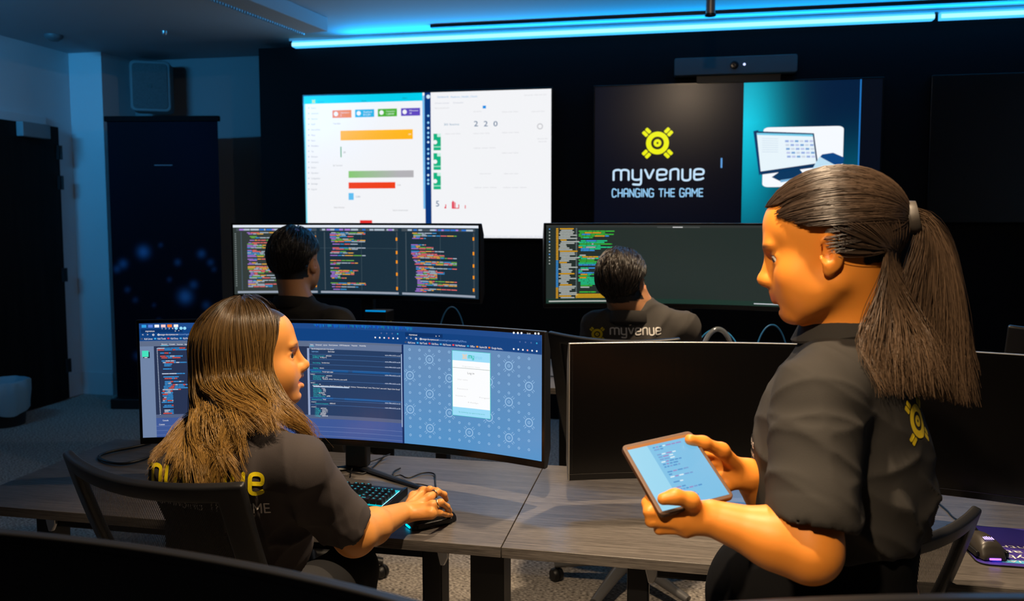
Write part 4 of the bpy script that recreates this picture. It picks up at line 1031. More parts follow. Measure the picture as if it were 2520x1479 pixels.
def smooth(V, Fc, it=2, lam=.5):
    n = len(V); E = np.concatenate([Fc[:, [0, 1]], Fc[:, [1, 2]], Fc[:, [2, 3]], Fc[:, [3, 0]]]); E = np.concatenate([E, E[:, ::-1]])
    cnt = np.bincount(E[:, 0], minlength=n)[:, None]
    for _ in range(it):
        A = np.stack([np.bincount(E[:, 0], V[E[:, 1], k], n) for k in range(3)], 1)/np.maximum(cnt, 1); V = V+lam*(A-V)
    return V
def frame(az, pitch=0, roll=0):
    """rows: right, forward, up of a head looking to azimuth az (0 = +Y, 90 = +X), pitched up"""
    a, p = math.radians(az), math.radians(pitch)
    f = np.array([math.sin(a)*math.cos(p), math.cos(a)*math.cos(p), math.sin(p)]); r = np.array([math.cos(a), -math.sin(a), 0]); u = np.cross(r, f)
    q = math.radians(roll); r2 = r*math.cos(q)+u*math.sin(q); u2 = np.cross(r2, f); return np.array([r2, f, u2])
def head(S, c, A, sc_=1.0, smile=0, female=True, detail=True):
    c = np.array(c, float)
    def W(x, y, z): return c+sc_*(x*A[0]+y*A[1]+z*A[2])
    def e(p, r, k=.02, op=1, tilt=None):
        R = A if tilt is None else frame_rot(tilt) @ A
        S.ell(W(*p), np.array(r)*sc_, R, k*sc_, op)
    def cp(p, q, ra, rb, k=.012, op=1): S.cap(W(*p), W(*q), ra*sc_, rb*sc_, k*sc_, op)
    e((0, -.016, .036), (.073, .093, .083), .03); e((0, .034, .044), (.060, .055, .056), .03)
    e((0, .020, -.030), (.060, .062, .072), .03); e((0, .050, -.050), (.043, .036, .048), .02)
    for s in (-1, 1):
        cp((s*.050, -.008, -.055), (s*.022, .060, -.098), .016, .015, .03)
        e((s*.037, .052, -.030), (.024, .024, .024), .03); e((s*.034, .042, -.062), (.022, .026, .028), .03)
        if smile: e((s*.037, .054, -.042), (.019, .016, .018), .03)
    e((0, .072, -.094-.004*smile), (.021, .018, .018), .02); cp((0, .086, -.042), (0, .0905, -.054), .0075, .0060, .010); e((0, .060, -.058), (.034, .033, .034), .02)
    cp((-.026, .078, .021), (.026, .078, .021), .012, .012, .02)
    if detail:
        for s in (-1, 1):
            e((s*.034, .093, .000), (.020, .016, .012), .014, -1)
            e((s*.0305, .0690, -.001), (.0160, .0145, .0140), .006)
            cp((s*.018, .0815, .0058), (s*.044, .0700, .0035), .0030, .0026, .005); cp((s*.019, .0795, -.0085), (s*.042, .0710, -.0075), .0028, .0024, .005)
            e((s*.0335, .0820, -.0012), (.0145, .0120, .0048), .0020, -1)
            cp((s*.013, .088, .019), (s*.042, .079, .023), .0045, .003, .010)
    cp((0, .082, .012), (0, .102, -.028), .0080, .0095, .016); e((0, .1055, -.0335), (.0105, .0105, .0092), .010); cp((0, .084, -.040), (0, .100, -.0385), .0085, .006, .010)
    for s in (-1, 1): e((s*.0118, .0930, -.0375), (.0072, .0110, .0080), .009)
    if detail:
        for s in (-1, 1): e((s*.0065, .0965, -.0452), (.0025, .0042, .0024), .003, -1)
    if smile:
        e((0, .0880, -.0665), (.030, .0300, .0088), .002, -1)
        for s in (-1, 1): cp((0, .0940, -.0560), (s*.031, .0735, -.0570), .0050, .0034, .004); cp((0, .0925, -.0800), (s*.031, .0730, -.0620), .0062, .0034, .004)
    else:
        for s in (-1, 1): cp((0, .0915, -.0595), (s*.022, .0800, -.0630), .0050, .003, .009); cp((0, .0905, -.0705), (s*.020, .0800, -.0660), .0060, .003, .009)
    e((0, .0905, -.0830-.0075*smile), (.015, .004, .0035), .010, -1)
    for s in (-1, 1):
        Rr = rot_ax(A[2], -s*22) ; R2 = (Rr @ A.T).T
        S.ell(W(s*.076, -.010, -.006), np.array((.006, .019, .031))*sc_, R2, .006*sc_)
        S.ell(W(s*.082, -.004, -.002), np.array((.006, .010, .017))*sc_, R2, .005*sc_, -1)
        S.ell(W(s*.074, -.002, -.032), np.array((.006, .009, .010))*sc_, R2, .006*sc_)
    return W
def rot_ax(u, deg): return np.array(Matrix.Rotation(math.radians(deg), 3, Vector(u)))
def head_tint(V, Wf, c, A, sc_, skin, hair, hairtest):
    l = (V-np.array(c)) @ A.T / sc_
    C = np.tile(np.array(skin, float), (len(V), 1))
    near = (np.abs(l) < .2).all(1)
    def blob(p, r, col, k=1.0):
        d = np.sqrt((((l-np.array(p))/np.array(r))**2).sum(1)); w_ = np.clip(1.4-d, 0, 1)[:, None]*k*near[:, None]; C[:] = C*(1-w_)+np.array(col)*w_
    lip = np.array(skin)*np.array([.85, .42, .55])
    for s in (-1, 0, 1): blob((s*.012, .092-abs(s)*.006, -.0655), (.013, .012, .0105), lip, .75)
    for s in (-1, 1):
        blob((s*.036, .064, -.036), (.024, .02, .018), np.array(skin)*np.array([1.05, .78, .75]), .45)
        blob((s*.029, .087, .0225), (.016, .012, .0034), np.array(hair)*1.6+.01, .85)
        blob((s*.0315, .080, .0042), (.0135, .010, .0022), np.array([.02, .012, .01]), .9)
        blob((s*.080, -.004, -.004), (.010, .016, .024), np.array(skin)*np.array([1.0, .75, .7]), .5)
    sc2 = hairtest(l) & near & (l[:, 2] > -.11)
    C[sc2] = np.array(hair); return C
def eyes(root, c, A, sc_, gaze=0, down=0):
    ga, gd = math.radians(gaze), math.radians(down)
    G = np.array([A[0]*math.cos(ga)-A[1]*math.sin(ga), (A[0]*math.sin(ga)+A[1]*math.cos(ga))*math.cos(gd)-A[2]*math.sin(gd), A[2]*math.cos(gd)+A[1]*math.sin(gd)])
    for s in (-1, 1):
        p = np.array(c)+sc_*(s*.0320*A[0]+.0690*A[1]-.0012*A[2])
        vs = []; fs = []; n, m_ = 20, 24; C = []
        for j in range(m_+1):
            th = PI*j/m_
            for i in range(n):
                ph = 2*PI*i/n; q = np.array([math.sin(th)*math.cos(ph), math.cos(th), math.sin(th)*math.sin(ph)]); vs.append(p+sc_*.0133*(q[0]*G[0]+q[1]*G[1]+q[2]*G[2]))
                C.append((.01, .008, .006) if th < .30 else (.07, .035, .016) if th < .62 else (.75, .72, .68))
        for j in range(m_):
            for i in range(n): fs.append((j*n+i, j*n+(i+1) % n, (j+1)*n+(i+1) % n, (j+1)*n+i))
        color_mesh('eye', vs, fs, C, M['eye'], root, True)
M['eye'] = attr_mat('eye_ball', rough=.12)
M['skin'] = attr_mat('skin', rough=.45, spec=.4, sss=.12, bump=((260, 260, 260), .10, .0006))
def finger(S, pts, r, k=.006):
    for i in range(len(pts)-1): S.cap(pts[i], pts[i+1], r*(1-.09*i), r*(1-.09*(i+1)), k)
def person(name_label, parts):
    t = thing('person', name_label, 'person', (0, 0, 0)); return t
def cloth_mat(name, col, fine=900):
    m = mat(name, col, .85, spec=.25, bump=((fine, fine, fine*1.0), .35, .0007)); return m
def wrinkle(V, N_, amp, seed, freq=18, zone=None):
    r = np.random.RandomState(seed); d = np.zeros(len(V))
    for k in range(7):
        w_ = r.normal(size=3); w_[2] *= 1.5; w_ /= np.linalg.norm(w_); f = freq*(.7+r.rand()*1.5)
        ridge = (1-np.abs(np.sin(V@w_*f+r.rand()*6+1.5*np.sin(V@r.normal(size=3)*8))))**2.2
        patch = np.clip(.5+.9*np.sin(V@r.normal(size=3)*11+r.rand()*6), 0, 1); d += ridge*patch
    d = np.clip(d*.8-.35, -.35, .85)
    if zone is not None: d = d*zone
    return V+N_*(amp*d)[:, None]
def vnormals(V, Fc):
    n = np.cross(V[Fc[:, 2]]-V[Fc[:, 0]], V[Fc[:, 3]]-V[Fc[:, 1]]); N_ = np.zeros_like(V)
    for k in range(4): N_ += np.stack([np.bincount(Fc[:, k], n[:, j], len(V)) for j in range(3)], 1)
    return N_/np.maximum(np.linalg.norm(N_, axis=1, keepdims=True), 1e-9)
def sdf_object(S, h, name, m, parent, it=2, crop=None, color=None, wr=None):
    V, Fc = S.mesh(h, crop); V = smooth(V, Fc, it)
    if wr: V = wrinkle(V, vnormals(V, Fc), *wr[:3], zone=wr[3](V) if len(wr) > 3 else None)
    C = color(V) if color else None
    o = color_mesh(name, V, Fc, C, m, parent, True); return o, V, Fc
def print_on(V, Fc, polys2d, origin, right, upv, into, col, name, parent, lift=.0016, start=.25):
    """lettering laid onto a garment: each outline is subdivided and cast onto the cloth"""
    bvh = BVHTree.FromPolygons([Vector(v) for v in V], [tuple(map(int, f)) for f in Fc])
    origin, right, upv, into = [np.array(x, float) for x in (origin, right, upv, into)]; into /= np.linalg.norm(into)
    vs = []; fs = []; cache = {}
    def hit(a, b):
        key = (round(a, 5), round(b, 5))
        if key in cache: return cache[key]
        p = origin+a*right+b*upv-into*start
        loc_, nor, ix, ds = bvh.ray_cast(Vector(p), Vector(into), .8)
        if loc_ is None: cache[key] = None; return None
        q = np.array(loc_)-into*lift; vs.append(q); cache[key] = len(vs)-1; return cache[key]
    for poly in polys2d:
        ids = [hit(a, b) for a, b in poly]
        if any(i is None for i in ids) or len(set(ids)) < 3: continue
        fs.append(tuple(ids))
    me = MB(); me.add(vs, fs); return me.build(name, mat(name+'_ink', col, .6), parent)

# ------------------------------------------------------------------ hair
def hair_mesh(name, paths, r0, C0, C1, m, parent, taper=.25, seed=0, var=.25):
    """paths [n, m, 3] as fine three-sided strands, colour from root C0 to tip C1"""
    n, k, _ = paths.shape; rs = np.random.RandomState(seed)
    T = np.gradient(paths, axis=1); T /= np.linalg.norm(T, axis=2, keepdims=True)+1e-9
    ref = np.array([.3, .5, .8]); A_ = np.cross(T, ref); A_ /= np.linalg.norm(A_, axis=2, keepdims=True)+1e-9; B_ = np.cross(T, A_)
    t = np.linspace(0, 1, k); rad = r0*(1-(1-taper)*t**2)*np.clip(t*12+.4, 0, 1)
    rr = (rad[None, :]*(.7+.6*rs.rand(n))[:, None])[..., None]
    V = np.stack([paths+rr*(math.cos(a)*A_+math.sin(a)*B_) for a in (0, 2*PI/3, 4*PI/3)], 2)      # n,k,3,3
    base = (np.arange(n)*k*3)[:, None, None]+(np.arange(k-1)*3)[None, :, None]
    j = np.arange(3)[None, None, :]; j2 = (j+1) % 3
    Fc = np.stack([base+j, base+j2, base+3+j2, base+3+j], -1).reshape(-1, 4)
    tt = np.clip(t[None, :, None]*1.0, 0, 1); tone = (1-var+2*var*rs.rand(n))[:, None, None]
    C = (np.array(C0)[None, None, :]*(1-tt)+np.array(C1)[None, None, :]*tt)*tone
    C = np.repeat(C[:, :, None, :], 3, 2).reshape(-1, 3)
    return color_mesh(name, V.reshape(-1, 3), Fc, C, m, parent, True)
def push_out(P, S, margin):
    """move points that fell inside solid S back onto its surface"""
    for _ in range(3):
        d = S.eval(P)-margin; m = d < 0
        if not m.any(): break
        Q = P[m]; g = np.stack([(S.eval(Q+e)-S.eval(Q-e)) for e in np.eye(3)*.003], -1); g /= np.linalg.norm(g, axis=-1, keepdims=True)+1e-9
        mg = margin[m] if hasattr(margin, 'shape') and margin.shape == m.shape else margin
        P[m] = Q-g*d[m][:, None]
    return P
M['hair'] = attr_mat('hair', rough=.30, spec=.6)

def torso(S, sh_l, sh_r, neck, chest_d, waist, hip, wr=(.14, .095), inflate=0.0, k=.05, bust=None, fwd=None):
    """ribcage, belly and shoulders between the given points"""
    sh_l, sh_r, neck, waist, hip = [np.array(x, float) for x in (sh_l, sh_r, neck, waist, hip)]
    r = sh_r-sh_l; wdt = np.linalg.norm(r); r = r/wdt; mid = (sh_l+sh_r)/2
    up_ = mid-hip; up_ /= np.linalg.norm(up_); f = np.cross(up_, r); f /= np.linalg.norm(f); up2 = np.cross(r, f)
    A = np.array([r, f, up2]); i = inflate
    S.ell(mid-up_*.115+f*.0, (wdt*.46+i, chest_d+i, .165+i), A, k); S.ell(mid-up_*.03-f*.005, (wdt*.44+i, chest_d*.74+i, .075+i), A, k)
    S.ell((waist+mid)/2-up_*.06, (wr[0]*1.02+i, wr[1]+i, .16+i), A, k); S.ell(waist, (wr[0]+i, wr[1]+i, .12+i), A, k); S.ell(hip, (wr[0]*1.16+i, wr[1]*1.2+i, .12+i), A, k)
    S.cap(mid+up_*.005-f*.01, neck, .058+i*.6, .050+i*.6, .05)
    for s, p in ((-1, sh_l), (1, sh_r)): S.cap(neck-up_*.035+r*s*.02-f*.01, p+up_*.012, .040+i, .046+i, .05)
    return A
def leg(S, hip, knee, ankle, toe, i=0.0, shoe=False):
    S.cap(hip, knee, .082+i, .056+i, .03); S.cap(knee, ankle, .055+i, .038+i, .03)
    if shoe: S.cap(ankle, toe, .036, .030, .02)
# ================================================================== seated woman with long hair
def woman_seated():
    t = thing('person', 'person with long wavy golden-brown hair in a charcoal polo, turned to smile at someone', 'person')
    Hc = at(628, 880, 1.70); A = frame(60, 5, 0); hs = .945
    shR, shL = at(735, 1158, 1.53), at(450, 1165, 1.62)
    neck = Hc+hs*(-.045*A[1]-.075*A[2])
    waist = np.array([-.93, 1.525, .78]); hip = np.array([-.935, 1.60, .60])
    elbow = at(873, 1316, 1.63); wrist = onZ(990, 1262, .782); elbow = np.array(elbow)
    elL = np.array([-1.10, 1.70, .80]); wrL = np.array([-.98, 1.89, .822])
    W_ = lambda x, y, z: np.array([x, y, z])
    S = Sdf()
    Wf = head(S, Hc, A, hs, smile=1)
    S.cap(neck+A[2]*.05, (shR+shL)/2+np.array([0, 0, .03]), .052, .058, .03)
    torso(S, shL, shR, (shR+shL)/2+np.array([0, .01, .07]), .10, waist, hip, (.112, .085))
    def arm(sh, el, wr, ra=.043): S.cap(sh, el, ra, .039, .03); S.cap(el, el+(wr-el)*.35, .040, .037, .025); S.cap(el+(wr-el)*.35, wr, .037, .0245, .02)
    arm(shR, elbow, wrist); arm(shL, elL, wrL)
    for s in (-1, 1):
        leg(S, hip+np.array([s*.085, .04, -.02]), np.array([-.93+s*.10, 1.92, .565]), np.array([-.93+s*.11, 1.93, .10]), np.array([-.93+s*.12, 2.06, .04]), shoe=True)
    # right hand resting on the mouse
    K = [onZ(1043, 1209, .802), onZ(1056, 1224, .806), onZ(1064, 1243, .800), onZ(1061, 1262, .786)]
    fing = [[K[0], onZ(1058, 1204, .812), onZ(1075, 1207, .792), onZ(1084, 1212, .772)],
            [K[1], onZ(1077, 1210, .812), onZ(1093, 1217, .797), onZ(1098, 1230, .776)],
            [K[2], onZ(1085, 1236, .806), onZ(1100, 1247, .784), onZ(1107, 1257, .764)],
            [K[3], onZ(1083, 1262, .780), onZ(1098, 1266, .764), onZ(1110, 1268, .748)]]
    for i, p in enumerate(fing): finger(S, p, [.0088, .0090, .0088, .0078][i], .005)
    for i, p in enumerate(K): S.cap(wrist+(p-wrist)*.12+np.array([0, 0, -.004]), p+np.array([0, 0, -.005]), .017, .0108, .012)
    for i, p in enumerate(K):     # tendons and knuckles
        S.cap(wrist+(p-wrist)*.3+np.array([0, 0, .010]), p+np.array([0, 0, .004]), .0030, .0050, .006)
        S.ell(p+np.array([0, 0, .002]), (.0098, .0098, .0092), None, .006)
    th = [wrist+np.array([.0, .02, -.006]), onZ(1018, 1222, .780), onZ(1040, 1209, .762), onZ(1060, 1207, .752)]
    finger(S, th, .0130, .012)
    # left hand resting at the keyboard
    kn = [wrL+np.array([x, .075-abs(i-1)*.005, -.008]) for i, x in enumerate((.034, .012, -.010, -.030))]
    for i, p in enumerate(kn): S.cap(wrL, p, .018, .011, .012); finger(S, [p, p+np.array([0, .035, .004]), p+np.array([0, .056, -.008]), p+np.array([0, .07, -.02])], .008)
    finger(S, [wrL+np.array([.02, .02, 0]), wrL+np.array([.05, .045, -.01]), wrL+np.array([.06, .075, -.018])], .010)
    skin = (.74, .31, .075); root_hair = (.030, .016, .009)
    hairline = lambda l: ((l[:, 1]-.0*l[:, 2]) < .045+.35*np.clip(l[:, 2]-.035, 0, 1)) & (l[:, 2] > -.01) & ~((l[:, 1] > .0) & (l[:, 2] < .05) & (l[:, 1] > -.02+.9*(l[:, 2])+.02)) | (l[:, 1] < -.04) | ((l[:, 2] > .088) & (l[:, 1] < .075))
    sdf_object(S, .0025, 'body', M['skin'], t, 1, color=lambda V: head_tint(V, Wf, Hc, A, hs, skin, root_hair, hairline))
    eyes(t, Hc, A, hs, 26, -4)
    # teeth
    mb = MB(); vs = []
    for j, z in enumerate((-.0575, -.0685)):
        for i in range(13): a = (i-6)/6; vs.append(Hc+hs*(a*.024*A[0]+(.0880-.019*a*a)*A[1]+z*A[2]))
    mb.add(vs, [(i, i+1, 14+i, 13+i) for i in range(12)]).build('teeth', mat('tooth_enamel', (.8, .76, .68), .25), t)
    # finger rings
    for i, (a, b) in enumerate(((fing[1][0], fing[1][1]), (fing[2][0], fing[2][1]))):
        p = a+(b-a)*.62; d = Vector(b-a).normalized(); q = Matrix.Translation(Vector(p)) @ d.to_track_quat('Z', 'Y').to_matrix().to_4x4()
        r_ = .0096
        mb = MB(); n, m_ = 40, 8; vs = []
        for k in range(n):
            for j in range(m_):
                aa, bb = 2*PI*k/n, 2*PI*j/m_; rr = r_+.0011*math.cos(bb)+(.0006*(k % 2)); vs.append(tuple(q @ Vector((rr*math.cos(aa), rr*math.sin(aa), .0018*math.sin(bb)))))
        mb.add(vs, [(k*m_+j, ((k+1) % n)*m_+j, ((k+1) % n)*m_+(j+1) % m_, k*m_+(j+1) % m_) for k in range(n) for j in range(m_)]).build('finger_ring', mat('gold_pave', (.85, .68, .38), .18, metal=1), t, smooth=True)
    # polo shirt
    P = Sdf(); i_ = .011
    torso(P, shL, shR, (shR+shL)/2+np.array([0, .01, .07]), .10, waist, hip, (.116, .090), inflate=i_)
    for sh, el in ((shR, elbow), (shL, elL)):
        d = (el-sh); L_ = np.linalg.norm(d); d = d/L_
        P.cap(sh, sh+d*L_*.30, .050, .0535, .035); P.cap(sh+d*L_*.30, sh+d*(L_*.80), .0535, .0545, .02)
    dR = (elbow-shR)/np.linalg.norm(elbow-shR); eR = shR+dR*np.linalg.norm(elbow-shR)*.52
    P.cap(eR+dR*.01, eR+dR*.12, .0455, .047, .004, -1)
    P.ell(eR+dR*.125, (.080, .080, .070), np.array(Vector(dR).to_track_quat('Z', 'Y').to_matrix()).T, .004, -1)
    nk = (shR+shL)/2+np.array([0, .02, .125]); P.ell(nk, (.070, .070, .045), None, .008, -1)
    zone = lambda V: .30+1.0*np.exp(-((V[:, 2]-.80)/.10)**2)+1.1*np.exp(-(np.linalg.norm(V-(shR+np.array([-.05, -.03, -.12])), axis=1)/.09)**2)
    dark = cloth_mat('charcoal_polo_cloth', (.055, .046, .045))
    _, V, Fc = sdf_object(P, .0040, 'polo_shirt', dark, t, 2, wr=(.0085, 4, 22, zone))
    # sleeve hem stitching line
    # collar
    cpt = (shR+shL)/2+np.array([0, .012, .075]); vs = []; n = 40
    for j, (r_, z) in enumerate(((.064, -.020), (.064, -.002), (.067, .006), (.076, -.014), (.074, -.018))):
        for k in range(n): a = 2*PI*k/n; vs.append(cpt+np.array([r_*math.cos(a), r_*.95*math.sin(a), z-.012*math.sin(a)]))
    MB().add(vs, [(j*n+k, j*n+(k+1) % n, (j+1)*n+(k+1) % n, (j+1)*n+k) for j in range(4) for k in range(n)]).build('collar', dark, t, smooth=True)
    # trousers
    T = Sdf()
    for s in (-1, 1): leg(T, hip+np.array([s*.085, .04, -.02]), np.array([-.93+s*.10, 1.92, .565]), np.array([-.93+s*.11, 1.93, .14]), None, .012)
    T.ell(hip+np.array([0, .0, -.02]), (.165, .13, .10), None, .05)
    sdf_object(T, .007, 'trousers', mat('black_trousers', (.012, .012, .014), .9), t, 2, crop=(np.array([-2, 0, .12]), np.array([2, 4, .70])))
    # lettering on the back
    R_ = (shR-shL); R_[2] = 0; R_ = R_/np.linalg.norm(R_); R_ = RGT*.95+np.array([0, 0, -.06]); into = np.array([-.27, .94, -.25])
    yel_ = lin(250, 225, 10); wh = lin(225, 218, 212)
    wp, ww = word('myvenue', .115, .42); s_ = .0345
    o = at(652, 1212, 1.50)-R_*ww*s_
    print_on(V, Fc, [[(a*s_, b*s_) for a, b in p] for p in wp], o, R_, np.array([0, 0, 1.]), into, yel_, 'back_wordmark', t)
    wp, ww = word('CHANGING THE GAME', .07, .30, 1); s_ = .0175
    o = at(655, 1266, 1.48)-R_*ww*s_
    print_on(V, Fc, [[(a*s_, b*s_) for a, b in p] for p in wp], o, R_, np.array([0, 0, 1.]), into, wh, 'back_slogan', t)
    # ---- hair
    rs = np.random.RandomState(5); n = 8500
    E = hs*np.array([.083, .103, .092]); cc = Hc+hs*(-.012*A[1]+.034*A[2])
    phi = np.radians(rs.uniform(45, 322, n)); part = np.radians(rs.uniform(-8, 8, n))
    m_ = 26; el0 = np.radians(rs.uniform(8, 88, n)); low = rs.rand(n) < .25; el0[low] = np.radians(rs.uniform(-12, 30, low.sum()))
    front = np.cos(phi)            # 1 at front
    el0 = np.where(front > .35, np.maximum(el0, np.radians(35)), el0)
    layer = 1.05+.11*rs.rand(n)+.05*np.exp(-((el0-1.2)/.5)**2)
    lockid = (np.clip((np.degrees(phi)-45)/277*30, 0, 29).astype(int)*3+rs.randint(0, 3, n)); lph = rs.rand(90)*6.28; lk = np.stack([rs.normal(size=90), rs.normal(size=90)], 1)
    nA = 10; paths = np.zeros((n, m_, 3))
    for j in range(nA):
        q = j/(nA-1); el = el0*(1-q)+np.radians(-14)*q; ph = phi+0*q
        # front strands sweep back a little to frame the face
        ph = np.where(front > .2, phi+np.sign(np.sin(phi))*np.radians(34)*q*np.clip(front, 0, 1), phi)
        lay = layer*(1+.04*q)
        loc_ = np.stack([np.sin(ph)*np.cos(el)*E[0]*lay, np.cos(ph)*np.cos(el)*E[1]*lay, np.sin(el)*E[2]*lay], 1)
        paths[:, j] = cc+loc_ @ A
    # lower ends: right/front lock over the shoulder, the rest down the back
    deg = np.degrees(phi)
    p0 = paths[:, nA-1]
    f1 = np.clip((deg-60)/50, 0, 1)          # 0 = front right lock
    u_ = np.clip((deg-110)/190, 0, 1)
    endF = np.stack([at(722, 1078, 1.58)]*n)+rs.normal(size=(n, 1))*(at(760, 1096, 1.6)-at(722, 1078, 1.58))*.75+rs.normal(size=(n, 3))*.006
    ax_ = 572-u_*142+lk[lockid, 0]*10+rs.normal(size=n)*5; ay = 1158-u_*22+lk[lockid, 1]*20+rs.uniform(-26, 14, n); ad = 1.505+u_*.09+rs.rand(n)*.02
    endB = np.array([at(a, b, c) for a, b, c in zip(ax_, ay, ad)])
    pickF = (rs.rand(n) > f1)[:, None]
    mid_ = (deg > 88) & (deg < 150) & (rs.rand(n) < .55); mx_ = 700-(deg-88)/62*110+rs.normal(size=n)*7
    endM = np.array([at(a, b, c) for a, b, c in zip(mx_, 1062-(deg-88)*.1+rs.uniform(-25, 18, n), 1.50+.03*rs.rand(n))])
    end = np.where(pickF, endF, np.where(mid_[:, None], endM, endB))
    d0 = np.array([0, 0, -1.0])
    out = (p0-cc); out[:, 2] = 0; out /= np.linalg.norm(out, axis=1, keepdims=True)+1e-9
    L_ = np.linalg.norm(end-p0, axis=1, keepdims=True)
    c1 = p0+d0*L_*.40+out*.018; c2 = end+np.array([0, 0, 1.0])*L_*.34+out*.01
    for j in range(nA, m_):
        q = (j-nA+1)/(m_-nA); b0, b1, b2, b3 = (1-q)**3, 3*q*(1-q)**2, 3*q*q*(1-q), q**3
        P_ = p0*b0+c1*b1+c2*b2+end*b3
        amp = .017*q**1.2; ph_ = lph[lockid]+q*8.5+rs.normal(size=n)*.07
        P_ = P_+(np.sin(ph_)*amp)[:, None]*np.cross(out, d0)+(np.cos(ph_)*amp*.8)[:, None]*out
        # clumping into locks
        P_ = P_+np.cross(out, d0)*(lk[lockid, 0]*.004*q)[:, None]
        paths[:, j] = P_
    body_solid = Sdf(); body_solid.p = [q for q in P.p if q[6] == 1]; body_solid.cap(neck+A[2]*.02, (shR+shL)/2, .056, .06, .03); body_solid.ell(cpt+np.array([0, 0, .012]), (.084, .080, .030), None, .02)
    thick = (.004+.024*rs.rand(n))*(1-.6*u_)
    for j in range(nA, m_):
        X = paths[:, j]; d = body_solid.eval(X)-thick; mk = d < 0
        if mk.any():
            Q = X[mk]; g = np.stack([(body_solid.eval(Q+e)-body_solid.eval(Q-e)) for e in np.eye(3)*.003], -1); g /= np.linalg.norm(g, axis=-1, keepdims=True)+1e-9
            X[mk] = Q-g*d[mk][:, None]
    for _ in range(2): paths[:, 1:-1] = paths[:, 1:-1]*.5+(paths[:, :-2]+paths[:, 2:])*.25
    # strands gather towards the middle of their lock
    for L in range(90):
        mk = lockid == L
        if mk.sum() < 3: continue
        for pf in (0, 1, 2):
            m2_ = mk & ((pickF[:, 0]*1+(~pickF[:, 0] & mid_)*2) == pf)
            if m2_.sum() < 3: continue
            mean = paths[m2_].mean(0, keepdims=True); qq = np.clip((np.arange(m_)-8)/(m_-8), 0, 1)[None, :, None]*.34; paths[m2_] = paths[m2_]*(1-qq)+mean*qq
    paths[:, 1:-1] = paths[:, 1:-1]*.5+(paths[:, :-2]+paths[:, 2:])*.25
    paths += rs.normal(size=(n, 1, 3))*.0012
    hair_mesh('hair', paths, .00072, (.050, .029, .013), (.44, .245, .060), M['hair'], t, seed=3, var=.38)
woman_seated()
